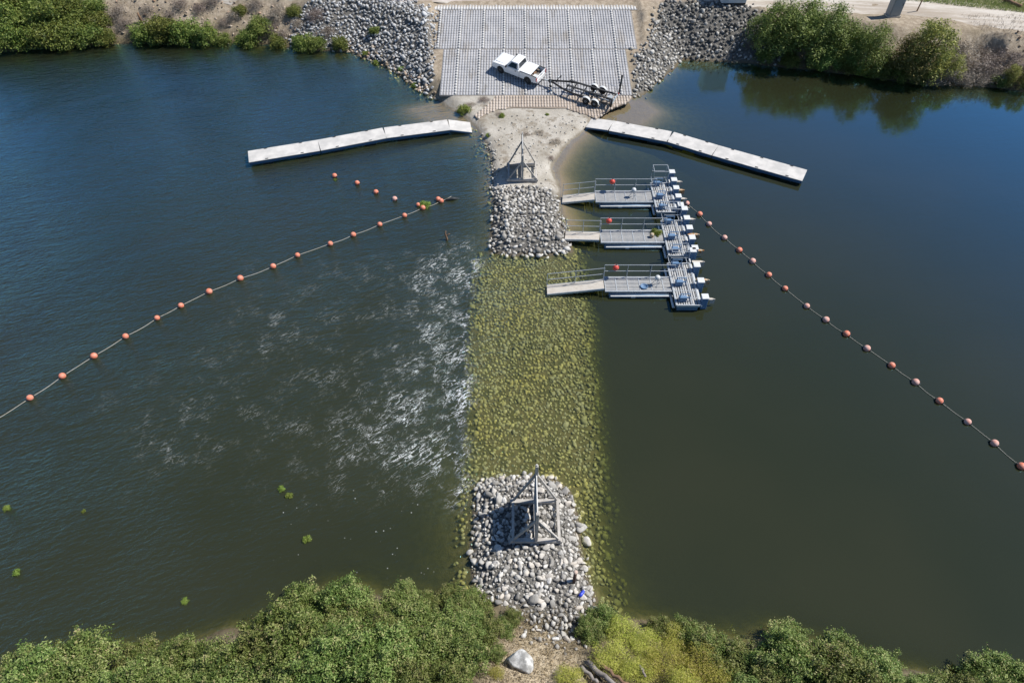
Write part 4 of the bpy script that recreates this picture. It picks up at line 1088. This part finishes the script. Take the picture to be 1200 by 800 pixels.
# ------------------------------------------------------------------ wooden sign towers
def tower(px, py, label, w_=2.45, top_far=3.45, top_near=2.75, rz=0.0):
    h = hit(px, py); z0 = h.z
    root = thing('sign_tower', label, 'sign tower', (h.x, h.y, z0+.08), rz)
    hw = w_/2; yd = 1.08
    for s in (-1, 1):
        MB().box((0, s*yd, .10), (w_+.16, .22, .20)).build('skid_beam', M_wood, root, bevel=.015)
        MB().box((s*(hw-.07), 0, .26), (.14, 2*yd+.2, .13)).build('cross_beam', M_wood, root, bevel=.012)
    MB().box((0, 0, .20), (.18, 2*yd, .16)).build('cross_beam', M_wood, root, bevel=.012)
    for s, tp in ((1, top_far), (-1, top_near)):
        mb = MB().box((0, s*yd, .2+tp/2), (.15, .15, tp)); mb.build('post', M_wood, root, bevel=.012)
        for q in (-1, 1):
            MB().beam((q*(hw-.08), s*yd, .22), (q*.06, s*yd, tp*.80), .10, .10, (0, 1, 0)).build('brace', M_wood, root)
    MB().box((0, 0, .55+1.18), (.05, 2*yd-.17, 2.36)).build('sign_board', M_signw, root, bevel=.006)
    mb = MB()
    for zz in (.85, 1.75, 2.6): mb.box((-.055, 0, zz), (.06, 2*yd-.2, .09))
    mb.build('batten', M_wood, root)
    mb = MB().box((0, yd, .2+top_far+.05), (.06, .06, .12)); mb.build('post_cap', M_signw, root)
    return root
tower(627.5, 612, 'grey timber sign tower on a square skid amid the near rock mound')
tower(612, 204, 'grey timber sign tower on the sand at the far end of the spit', 2.35, 2.75, 2.2)

# iron post, blue bottle, driftwood, stake in the water
h = hit(672.5, 682)
o = thing('bollard', 'rusty brown steel post with pale cap standing among riprap by the water', 'post', (h.x, h.y, h.z-.2))
MB().tube([(0, 0, 0), (0, 0, 1.35)], .085, 12).build('post', mat_worn('post_rust', (0.075, 0.05, 0.045), (0.15, 0.075, 0.05), .8, 0, 6), o, True)
MB().lathe([(.10, 1.33), (.11, 1.40), (.03, 1.44)], 12).build('cap', mat_worn('cap_pinkish', (0.55, 0.45, 0.38), (0.5, 0.3, 0.22), .7), o, True)
h = hit(681.5, 697)
o = thing('bottle', 'crumpled blue plastic bottle lying among the rocks beside the steel post', 'bottle', (h.x, h.y, h.z+.22), .9); o.scale = (.8, .8, .8)
M_blue = mat_worn('blue_plastic', (0.03, 0.06, 0.55), (0.05, 0.10, 0.6), .3)
MB().lathe([(.02, -.24), (.10, -.23), (.11, -.05), (.09, 0), (.11, .06), (.10, .14), (.04, .22)], 12, axis='x').build('bottle_body', M_blue, o, True)
MB().lathe([(.04, .21), (.045, .27), (.02, .28)], 10, axis='x').build('cap', M_whitecap, o, True)

M_drift = mat_worn('driftwood', (0.33, 0.30, 0.275), (0.20, 0.165, 0.14), .9, 0, 4, .15, .5, (1, 1, 1), (.35, .7))
M_driftb = mat_worn('driftwood_brown', (0.26, 0.16, 0.10), (0.16, 0.11, 0.08), .9, 0, 4, .15, .5)
def log(p0, p1, r0, r1, label, mat=None, lift=.12, seed=0):
    a, b = hit(*p0), hit(*p1); r = random.Random(seed); P = []; RR = []
    for k in range(9):
        q = a.lerp(b, k/8); q.z = gz(q.x, q.y) + lift
        q += Vector((r.uniform(-.05, .05), r.uniform(-.05, .05), r.uniform(-.02, .03))); P.append(q); RR.append((r0+(r1-r0)*k/8)*r.uniform(.88, 1.12))
    o = MB().tube(P, RR, 10).build('driftwood_log', mat or M_drift, None, True); return tag(o, label, 'log')
log((689, 779), (730, 812), .125, .10, 'grey weathered driftwood log lowest of the pair beside the weeds', lift=.3, seed=1)
log((693, 774), (735, 806), .10, .07, 'thin brown driftwood pole above the grey log', M_driftb, .42, 2)
log((681, 783), (700, 802), .10, .07, 'short dark driftwood piece below the grey log', M_drift, .22, 3)
log((748, 783), (754, 797), .07, .04, 'small grey stick poking out of the weeds', M_drift, .5, 4)
log((1176, 3), (1196, 11), .22, .14, 'dark driftwood log lying on the verge beyond the dirt road', M_driftb, .25, 5)
log((1172, 5), (1190, 1), .10, .05, 'thin dark branch crossing the verge log', M_driftb, .4, 6)
log((6, 13), (30, 6), .10, .05, 'dead branch on the bank top among the bushes', M_drift, .2, 7)
q = at(523, 281)
o = thing('snag', 'dark stick snag poking from the water above the rapids', 'snag', (q.x, q.y, 0))
MB().tube([(0, 0, -.5), (.05, 0, .15), (-.05, .1, .5), (.02, .1, .75)], [.10, .09, .06, .03], 7).build('stick', M_driftb, o, True)
MB().tube([(.0, .05, .3), (.2, .1, .45), (.3, .1, .5)], [.05, .035, .02], 6).build('branch', M_driftb, o, True)
q = at(530, 234)
o = MB().tube([q + Vector((-.6, -.1, -.05)), q + Vector((0, 0, .12)), q + Vector((.55, .15, -.05))], [.09, .14, .08], 8).build('mooring_log', M_darkrail, None, True); tag(o, 'dark waterlogged log where the buoy rope ends', 'log')

# things along the top of the far bank
h = at(858, 8.0, 3.15)
o = thing('site_shed', 'small white shed on the bank top above the dark riprap', 'shed', (h.x+.05, h.y+1.0, gz(h.x, h.y+1)), .02)
M_shed = mat_worn('shed_white', (0.68, 0.70, 0.72), (0.58, 0.59, 0.60), .5, 0, 1.5)
MB().box((0, 0, 1.45), (2.55, 2.0, 2.5)).build('wall', M_shed, o, bevel=.02)
MB().box((0, 0, 2.76), (2.75, 2.2, .12)).build('roof', M_whitecap, o, bevel=.02)
MB().box((0, 0, .11), (2.5, 1.95, .18)).build('skid', M_darkrail, o)
for k in (-.7, .1, .8): MB().box((k, -1.01, .62), (.20, .03, .16)).build('vent', M_darkrail, o)
h = hit(1047, 21)
o = thing('utility_cabinet', 'tall grey cabinet standing on the bank edge by the dirt road', 'cabinet', (h.x, h.y+.4, h.z), .12)
M_cab = mat_worn('cabinet_grey', (0.26, 0.29, 0.32), (0.32, 0.34, 0.36), .5, .2, 2)
MB().box((0, 0, 1.25), (1.15, .8, 2.3)).build('cabinet_body', M_cab, o, bevel=.02)
MB().box((0, 0, .05), (1.3, .95, .16)).build('base', M_plank, o)
MB().box((0, 0, 2.44), (1.3, .95, .08)).build('roof', M_whitecap, o, bevel=.01)
d_ = MB().box((0, -.412, 1.25), (1.0, .03, 2.0)).build('door', M_cab, o, bevel=.008)
MB().box((.4, -.44, 1.25), (.04, .05, .2)).build('handle', M_darkrail, d_)
h = hit(1074, 14)
o = thing('fence_post', 'thin dark post leaning beside the dirt road behind the olive tree', 'post', (h.x, h.y, h.z-.2))
MB().tube([(0, 0, 0), (.12, .03, 1.7)], [.07, .055], 8).build('post', M_driftb, o, True)
MB().tube([(.10, .03, 1.35), (.2, .1, 1.4)], .02, 6).build('nail_hook', M_darkrail, o)
h = hit(166, 27)
o = MB().tube([(0, 0, -.2), (.02, 0, .5), (-.03, .02, 1.0)], [.15, .13, .09], 8).build('tree_stump', M_driftb, None, True, loc=h); tag(o, 'dark burnt looking stump on the pale dirt above the small thicket', 'stump')
for i, (x, y, rr, lab) in enumerate(((949, 78, .3, 'pale stone slab at the waterline below the tall willows'), (1027, 88, .28, 'small white stone beside the lime weed mat'), (1086, 95, .35, 'pale flat rock at the water below the olive trees'), (1051, 91, .3, 'tan rock by the water under the dark olive tree'))):
    h = hit(x, y); o = bpy.data.objects.new('shore_rock', protos[i+2]); COL.objects.link(o); o.location = (h.x, h.y, h.z+.05); o.scale = (rr*1.6, rr, rr*.6); tag(o, lab, 'rock')
# ------------------------------------------------------------------ boat ramp of articulated concrete mats
def mat_conc(name, c1, c2, c3, sc_=1.0):
    t = NT(name); p = t.pos(); a = t.noise(p, .5*sc_, 6, .6); b = t.noise(p, 9, 4, .7); s = t.noise(t.mapping(p, (1, .12, 1)), 1.2, 5, .6)
    c = t.mix(t.ramp(a, .35, .65), c1, c2); c = t.mix(t.math('MULTIPLY', t.ramp(s, .52, .75), .55), c, c3)
    c = t.mix(t.math('MULTIPLY', t.ramp(t.noise(t.mapping(p, (1, .35, 1)), .8, 6, .65), .54, .68), .5), c, tuple(x*.72 for x in c3)); c = t.mix(t.math('MULTIPLY', t.ramp(b, .5, .8), .3), c, tuple(x*.6 for x in c1))
    return t.done(t.bsdf(c, .9, 0, .2, t.bump(b, .4, .02)))
M_conc = mat_conc('ramp_concrete', (0.36, 0.365, 0.385), (0.43, 0.43, 0.445), (0.33, 0.295, 0.25))
M_silt = mat_conc('ramp_silted', (0.44, 0.375, 0.32), (0.50, 0.44, 0.385), (0.36, 0.28, 0.22))
M_gap = mat_conc('ramp_gap', (0.21, 0.205, 0.20), (0.29, 0.28, 0.275), (0.23, 0.20, 0.17))
M_gapsilt = mat_conc('ramp_gap_silt', (0.25, 0.205, 0.165), (0.32, 0.27, 0.22), (0.22, 0.17, 0.13))
M_pad = mat_conc('seam_pad', (0.50, 0.50, 0.50), (0.58, 0.57, 0.56), (0.42, 0.41, 0.39))
SLV = math.atan(RSL)
ramp = thing('boat_ramp', 'wide boat ramp of grey concrete block mats sloping down to the spit', 'boat ramp', (0, RY0, RZ0))
OR = Vector((0, RY0, RZ0))

def mats(part, x0, x1, y0, y1, dz, cm, gm, px=.262, py=.40, gapx=.058, gapy=.05, seam=2.2, off=0.0, poly=None, hgt=.048, zf=None, pads=True):
    zf = zf or ramp_z
    xs = np.arange(x0, x1-px*.6, px); ys = np.arange(y0, y1-py*.6, py)
    Vv = []; Ff = []; pads_at = []
    tilt = 0.0
    for j, yy in enumerate(ys):
        for i, xx in enumerate(xs):
            cx, cy_ = xx+px/2, yy+py/2
            if poly is not None and not in_poly(poly, np.array([cx]), np.array([cy_]))[0]: continue
            k = (xx - x0 + off) % seam
            if seam and k < px and pads:
                for (fx, fy) in ((.5, .5),):
                    z = float(zf(cy_))+dz-OR.z; b = len(Vv); hx, hy = px*.36, py*.30
                    for sx_, sy_, h_ in ((-1, -1, 0), (1, -1, 0), (1, 1, 0), (-1, 1, 0), (-1, -1, .125), (1, -1, .125), (1, 1, .125), (-1, 1, .125)): Vv.append((cx+sx_*hx-OR.x, cy_+sy_*hy-OR.y, z+h_+RSL*sy_*hy))
                    pads_at.append(len(Ff)); Ff += [(b+4, b+5, b+6, b+7), (b, b+1, b+5, b+4), (b+1, b+2, b+6, b+5), (b+2, b+3, b+7, b+6), (b+3, b, b+4, b+7)]
                continue
            b = len(Vv); ax, bx = xx+gapx/2, xx+px-gapx/2; ay, by = yy+gapy/2, yy+py-gapy/2
            jz = random.uniform(-.008, .008)
            for (x, y, h_) in ((ax, ay, 0), (bx, ay, 0), (bx, by, 0), (ax, by, 0), (ax+.018, ay+.018, hgt), (bx-.018, ay+.018, hgt), (bx-.018, by-.018, hgt), (ax+.018, by-.018, hgt)):
                Vv.append((x-OR.x, y-OR.y, float(zf(y))+dz+h_+(jz if h_ else 0)-OR.z))
            Ff += [(b+4, b+5, b+6, b+7), (b, b+1, b+5, b+4), (b+1, b+2, b+6, b+5), (b+2, b+3, b+7, b+6), (b+3, b, b+4, b+7)]
    o = link(part, np_mesh(part, Vv, Ff), [cm, M_pad], ramp)
    for k in pads_at:
        for q in range(5): o.data.polygons[k+q].material_index = 1
    # fabric bed under the blocks
    bm_ = MB()
    if poly is None:
        bm_.add([(x0-.03-OR.x, y0-.03-OR.y, float(zf(y0))+dz+.004-OR.z), (x1+.03-OR.x, y0-.03-OR.y, float(zf(y0))+dz+.004-OR.z), (x1+.03-OR.x, y1+.03-OR.y, float(zf(y1))+dz+.004-OR.z), (x0-.03-OR.x, y1+.03-OR.y, float(zf(y1))+dz+.004-OR.z),
                 (x0-.03-OR.x, y0-.03-OR.y, float(zf(y0))+dz-.15-OR.z), (x1+.03-OR.x, y0-.03-OR.y, float(zf(y0))+dz-.15-OR.z), (x1+.03-OR.x, y1+.03-OR.y, float(zf(y1))+dz-.15-OR.z), (x0-.03-OR.x, y1+.03-OR.y, float(zf(y1))+dz-.15-OR.z)],
                [(0, 1, 2, 3), (7, 6, 5, 4), (0, 4, 5, 1), (1, 5, 6, 2), (2, 6, 7, 3), (3, 7, 4, 0)])
    else:
        P = [(x-OR.x, y-OR.y, float(zf(y))+dz+.004-OR.z) for x, y in poly]; n = len(P); Q = [(x, y, z-.15) for x, y, z in P]
        bm_.add(P+Q, [tuple(range(n)), tuple(reversed(range(n, 2*n)))]+[(i, n+i, n+(i+1) % n, (i+1) % n) for i in range(n)])
    bm_.build('mat_bed', gm, o)
    return o
def ry(py):
    u, f, dn = ray(600, py); d = (CAM_H - RZ0 + RSL*RY0)/(dn + RSL*f); return f*d
Yb, Ym, Yt, Ytt = ry(112), ry(58.3), ry(13.5), ry(13.0)
mats('lower_mat', -6.7, 11.15, Yb, Ym-.08, .02, M_conc, M_gap, off=1.0)
mats('upper_mat', -7.45, 12.3, Ym+.06, Yt, .03, M_conc, M_gap, off=0.2)
# narrow mat along the crest, its blocks running across
Y2 = Yt+.18
mats('crest_mat', -9.6, 14.6, Y2, Y2+2.1, .05, M_pad, M_gap, px=.30, py=.70, gapx=.06, gapy=.08, seam=99, pads=False, zf=lambda y: np.minimum(ramp_z(y), ramp_z(Yt)+.02+.05*(np.asarray(y)-Yt)))
# silted toe mat with its stepped edge
TOE = px_poly([(596, 113.2), (741, 114.2), (737, 119), (716, 126), (699, 138), (690, 134), (668, 127.5), (664, 125.5), (602, 125), (585, 126.5), (572, 131), (560, 138), (556, 134), (572, 122), (580, 114)], .55)
# keep polygon order counter clockwise for the bed's normals (recalculated on build)
def toe_z(y): return np.maximum(ramp_z(y), .40 + .0*np.asarray(y))
mats('toe_mat', TOE[:, 0].min(), TOE[:, 0].max(), TOE[:, 1].min(), Yb-.06, .03, M_silt, M_gapsilt, poly=TOE, off=1.0, zf=toe_z, pads=False, hgt=.06, seam=99)

# ------------------------------------------------------------------ ramp frame for things that stand on it
def ramp_hit(px, py, h=0.12):
    u, f, dn = ray(px, py); d = (CAM_H - RZ0 - h + RSL*RY0)/(dn + RSL*f); return Vector((u*d, f*d, RZ0 + h + RSL*(f*d-RY0)))
def ramp_matrix(p, heading):
    """frame on the slope: x along heading (a ground direction), z normal to the ramp"""
    n = Vector((0, -RSL, 1)).normalized(); x = (heading - n*heading.dot(n)).normalized(); y = n.cross(x)
    M = Matrix((x, y, n)).transposed().to_4x4(); M.translation = p; return M

M_carw = NT('truck_white'); M_carw = M_carw.done(M_carw.bsdf((0.80, 0.81, 0.82), .28, 0, .5, None, **{'Coat Weight': .4}))
M_glass = NT('truck_glass'); M_glass = M_glass.done(M_glass.bsdf((0.012, 0.016, 0.02), .06, 0, .6))
M_blk = mat_worn('black_plastic', (0.02, 0.02, 0.022), (0.035, 0.035, 0.035), .55)
M_tyre = mat_worn('tyre_rubber', (0.022, 0.022, 0.022), (0.05, 0.048, 0.045), .85)
M_rim = mat_worn('wheel_rim', (0.45, 0.46, 0.47), (0.34, 0.34, 0.34), .35, .6)
M_chrome = mat_worn('chrome', (0.6, 0.6, 0.61), (0.5, 0.5, 0.5), .2, .9)
M_bed = mat_worn('bed_liner', (0.20, 0.185, 0.17), (0.30, 0.25, 0.21), .8)
M_redl = mat_worn('tail_lamp_red', (0.45, 0.02, 0.02), (0.4, 0.03, 0.03), .25)
M_lampw = mat_worn('head_lamp', (0.7, 0.72, 0.74), (0.6, 0.62, 0.65), .15)

def arch(cx, r, zb, n=9):
    return [(cx + r*math.cos(a), zb + r*math.sin(a)) for a in [math.pi - math.pi*k/(n-1) for k in range(n)]][::-1]

def pickup():
    p0, p1 = ramp_hit(587, 85.5), ramp_hit(618.5, 98)      # near side wheels on the ground, front then rear
    hd = (p0-p1).normalized(); n = Vector((0, -RSL, 1)).normalized(); left = n.cross(hd).normalized()
    wb = 3.45; W = 1.98; mid = (p0+p1)/2
    # the near side is the truck's left
    away = -left if left.y < 0 else left
    c = mid + away*(W/2-.1)
    o = thing('pickup_truck', 'white single cab pickup truck parked on the boat ramp with a boat trailer hitched', 'pickup truck')
    ks = (p0-p1).length/3.45; c = mid + away*(W/2-.1)*ks
    o.matrix_world = ramp_matrix(c, hd) @ Matrix.Scale(ks, 4)
    print('TRUCK', ks)
    f, r = wb/2, -wb/2; hw = W/2
    zb = .42
    # lower body front part (engine bay and cab sides)
    prof = [(f+1.02, .50), (f+1.04, .80), (f+.98, 1.02), (f+.80, 1.10), (f-.62, 1.16), (f-.70, 1.17), (-.62, 1.17), (-.62, zb)]
    prof += [(f-.48, zb)] + [(f + .48*math.cos(a), .40 + .50*math.sin(a)) for a in [math.pi*(1-k/8) for k in range(9)]] + [(f+.50, zb)]
    body = MB().prism(prof, -hw, hw).build('body', M_carw, o, bevel=.05)
    # hood crease panel and grille
    MB().box((f+.10, 0, 1.145), (1.30, 1.35, .04)).build('hood', M_carw, body, bevel=.018)
    MB().box((f+1.03, 0, .82), (.05, 1.25, .26)).build('grille', M_blk, body, bevel=.01)
    # cab
    def cab(zb_, zt, x0, x1, x2, x3, wb_, wt):
        return [(x0, -wb_, zb_), (x1, -wb_, zb_), (x1, wb_, zb_), (x0, wb_, zb_), (x3, -wt, zt), (x2, -wt, zt), (x2, wt, zt), (x3, wt, zt)]
    CV = cab(1.15, 1.86, -.60, f-.60, f-1.28, -.40, hw-.06, hw-.24)
    cb = MB().add(CV, [(3, 2, 1, 0), (4, 5, 6, 7), (0, 1, 5, 4), (1, 2, 6, 5), (2, 3, 7, 6), (3, 0, 4, 7)]).build('cab', M_carw, o, bevel=.06)
    def pane(a, b, c_, d, k0, k1, m0, m1, name, out):
        """glass panel on a cab face, inset in both directions and set proud"""
        a, b, c_, d = map(Vector, (a, b, c_, d))
        P = lambda s, t_: (a.lerp(b, s)).lerp(d.lerp(c_, s), t_)
        q = [P(k0, m0), P(k1, m0), P(k1, m1), P(k0, m1)]
        nn = (q[1]-q[0]).cross(q[3]-q[0]).normalized()
        if nn.dot(Vector(out)) < 0: nn = -nn
        return MB().add([x+nn*.012 for x in q]+[x-nn*.02 for x in q], [(0, 1, 2, 3), (7, 6, 5, 4), (0, 4, 5, 1), (1, 5, 6, 2), (2, 6, 7, 3), (3, 7, 4, 0)]).build(name, M_glass, cb)
    pane(CV[1], CV[2], CV[6], CV[5], .06, .94, .08, .90, 'windscreen', (1, 0, .5))
    pane(CV[3], CV[0], CV[4], CV[7], .08, .92, .22, .88, 'rear_window', (-1, 0, .3))
    pane(CV[0], CV[1], CV[5], CV[4], .16, .84, .10, .86, 'side_window', (0, -1, .2))
    pane(CV[2], CV[3], CV[7], CV[6], .16, .84, .10, .86, 'side_window', (0, 1, .2))
    # load bed: two sides, front wall, floor, tailgate
    x0, x1 = r-1.10, -.68
    side = [(x1, 1.17), (x1, zb), (r+.50, zb)] + [(r + .48*math.cos(a), .40 + .50*math.sin(a)) for a in [math.pi*k/8 for k in range(9)]] + [(r-.50, zb), (x0, .50), (x0, 1.17)]
    for s in (-1, 1):
        y0, y1 = (s*hw, s*(hw-.09)) if s > 0 else (s*(hw-.09), s*hw)
        MB().prism(side, min(y0, y1), max(y0, y1)).build('bed_side', M_carw, o, bevel=.02)
        MB().box(((x0+x1)/2, s*(hw-.045), 1.185), (x1-x0-.04, .11, .03)).build('bed_rail', M_blk, o)
        MB().box((r, s*(hw-.26), .80), (1.0, .34, .30)).build('wheel_housing', M_bed, o, bevel=.03)
    MB().box(((x0+x1)/2, 0, .63), (x1-x0-.02, W-.18, .08)).build('bed_floor', M_bed, o)
    MB().box((x1-.03, 0, .90), (.05, W-.2, .52)).build('bed_front', M_carw, o)
    tg = MB().box((x0+.03, 0, .86), (.07, W-.06, .60)).build('tailgate', M_carw, o, bevel=.015)
    MB().box((x0-.02, 0, 1.02), (.03, .24, .06)).build('handle', M_blk, tg)
    MB().box((x1-.72, 0, 1.20), (1.28, W-.10, .10)).build('bed_lid', M_carw, o, bevel=.03)
    MB().box((x0+.42, .45, .82), (.5, .5, .30)).build('cargo_box', M_whitecap, o, bevel=.02)
    MB().box((x0+1.05, -.35, .72), (.55, .7, .10)).build('cargo_board', M_driftb, o)
    # bumpers, lights, mirrors, handles, hitch
    MB().box((f+1.05, 0, .56), (.16, W-.04, .20)).build('front_bumper', M_chrome, o, bevel=.03)
    rbm = MB().box((x0-.10, 0, .56), (.16, W-.10, .18)).build('rear_bumper', M_chrome, o, bevel=.02)
    MB().box((x0-.19, 0, .60), (.02, .32, .15)).build('number_plate', M_whitecap, rbm)
    for s in (-1, 1):
        MB().box((f+1.02, s*(hw-.24), .83), (.08, .36, .24)).build('headlight', M_lampw, o, bevel=.02)
        MB().box((x0+.02, s*(hw-.06), .90), (.10, .14, .42)).build('tail_light', M_redl, o, bevel=.015)
        mr = MB().box((f-.80, s*(hw+.13), 1.28), (.12, .22, .24)).build('mirror', M_blk, o, bevel=.02)
        dr = MB().box((.20, s*(hw+.004), .84), (1.15, .02, .58)).build('door', M_carw, o, bevel=.008)
        MB().box((-.22, s*(hw+.025), 1.02), (.20, .03, .05)).build('handle', M_blk, dr)
        for xx in (f, r):
            whl = MB().lathe([(.20, -.12), (.36, -.13), (.40, -.09), (.40, .09), (.36, .13), (.20, .12)], 24, (xx, s*(hw-.14), .40), 'y').build('wheel', M_tyre, o, True)
            MB().lathe([(.02, s*.06), (.10, s*.125), (.18, s*.07), (.23, s*.11), (.235, -s*.10), (.02, -s*.10)], 20, (xx, s*(hw-.14), .40), 'y').build('rim', M_rim, whl)
    MB().beam((x0-.05, 0, .42), (x0-.40, 0, .42), .08, .08).build('tow_hitch', M_blk, o)
    return o
tk = pickup()
hitch_w = tk.matrix_world @ Vector((-1.725-1.10-.40, 0, .45))

def trailer():
    A = ramp_hit(690.5, 124.5)
    n = Vector((0, -RSL, 1)).normalized(); H = hitch_w.copy(); H -= n*.45
    hd = (H-A).normalized()
    for _ in range(6):
        left = n.cross(hd).normalized(); away = -left if left.y < 0 else left
        C = A + away*1.12; hd = (H-C).normalized()
    L = (H-C).length
    print('trailer axle to hitch', L)
    o = thing('boat_trailer', 'empty black tandem axle boat trailer with white fenders hitched to the pickup', 'boat trailer')
    o.matrix_world = ramp_matrix(C, hd)
    zf = .55
    for s in (-1, 1):
        pts = [(-1.9, s*.80, zf), (L*.35, s*.80, zf), (L*.55, s*.62, zf), (L*.82, s*.12, zf), (L-.45, s*.05, zf-.05)]
        mb = MB()
        for a, b in zip(pts[:-1], pts[1:]): mb.beam(a, b, .085, .15)
        mb.build('frame_rail', M_blk, o)
        bk = MB().beam((-1.9, s*.42, .86), (L*.52, s*.36, .90), .14, .09).build('bunk', M_darkrail, o)
        mb = MB()
        for x in (-1.6, -.2, 1.2, L*.42): mb.beam((x, s*.42, zf+.08), (x, s*.41, .85), .06, .06)
        mb.build('bunk_bracket', M_galv, bk)
        # outer guide rail higher up, along each side
        mb = MB(); mb.tube([(-1.7, s*1.0, zf+.1), (-1.7, s*1.05, 1.15), (-.8, s*1.08, 1.2)], .03, 7); mb.build('side_guide', M_galv, o)
        prof = [(x_, .36 + math.sqrt(max(0, .43**2 - (abs(x_)-.42)**2))*.98) for x_ in [.85 - 1.7*k/24 for k in range(25)]]
        prof2 = [(x*.985, z-.035) for x, z in reversed(prof)]
        MB().prism(prof+prof2, s*1.0-.13, s*1.0+.10).build('fender', M_whitecap, o)
        for xx in (-.42, .42):
            whl = MB().lathe([(.17, -.10), (.31, -.11), (.345, -.07), (.345, .07), (.31, .11), (.17, .10)], 22, (xx, s*1.0, .345), 'y').build('wheel', M_tyre, o, True)
            MB().lathe([(.02, s*.06), (.09, s*.115), (.15, s*.06), (.19, s*.09), (.195, -s*.08), (.02, -s*.08)], 18, (xx, s*1.0, .345), 'y').build('rim', M_rim, whl)
        MB().box((-2.0, s*.95, zf+.05), (.08, .24, .14)).build('tail_light', M_redl, o, bevel=.01)
        gp = MB().tube([(-2.0, s*1.05, zf), (-2.05, s*1.06, 2.45 if s*(1 if away.dot(left) > 0 else -1) > 0 else 1.3)], .085, 8).build('guide_post', M_blk, o, True)
    mb = MB()
    for x in (-1.9, -1.0, .0, 1.0, 2.0, L*.52): mb.beam((x, -.84 if x < L*.4 else -.62, zf+.01), (x, .84 if x < L*.4 else .62, zf+.01), .08, .10)
    mb.build('cross_member', M_blk, o)
    mb = MB()
    for x in (-.42, .42): mb.tube([(x, -1.0, .36), (x, 1.0, .36)], .05, 8)
    mb.build('axle', M_blk, o)
    mb = MB()
    for x in (-1.9, 0, L*.5): 
        for s in (-1, 1): mb.lathe([(.03, -.12), (.08, -.06), (.08, .06), (.03, .12)], 10, (x, s*.16, zf+.16), 'y')
    mb.build('keel_roller', M_galv, o)
    mb = MB(); mb.beam((L-1.25, 0, zf), (L-1.45, 0, 1.25), .09, .09); wp = mb.build('winch_post', M_blk, o)
    MB().lathe([(.10, -.12), (.11, .12)], 14, (L-1.42, 0, 1.16), 'y').build('winch', M_galv, wp); MB().box((L-1.62, 0, 1.28), (.12, .26, .10)).build('bow_stop', M_darkrail, wp)
    mb = MB(); mb.tube([(L-.75, .18, .08), (L-.75, .18, .95)], .035, 8); jk = mb.build('tongue_jack', M_galv, o); MB().tube([(L-.75, .18, .95), (L-.62, .18, .98)], .02, 6).build('crank_handle', M_blk, jk)
    MB().lathe([(.10, -.05), (.12, 0), (.10, .05)], 12, (L-.75, .18, .10), 'y').build('jockey_wheel', M_tyre, jk)
    MB().beam((L-.5, 0, zf-.06), (L, 0, .47), .12, .10).build('coupler', M_galv, o)
    MB().beam((-1.95, -.95, zf+.02), (-1.95, .95, zf+.02), .10, .12).build('rear_beam', M_galv, o)
    MB().box((-1.5, .1, zf+.18), (.5, .7, .06)).build('step_plate', M_galv, o)
    return o
trailer()
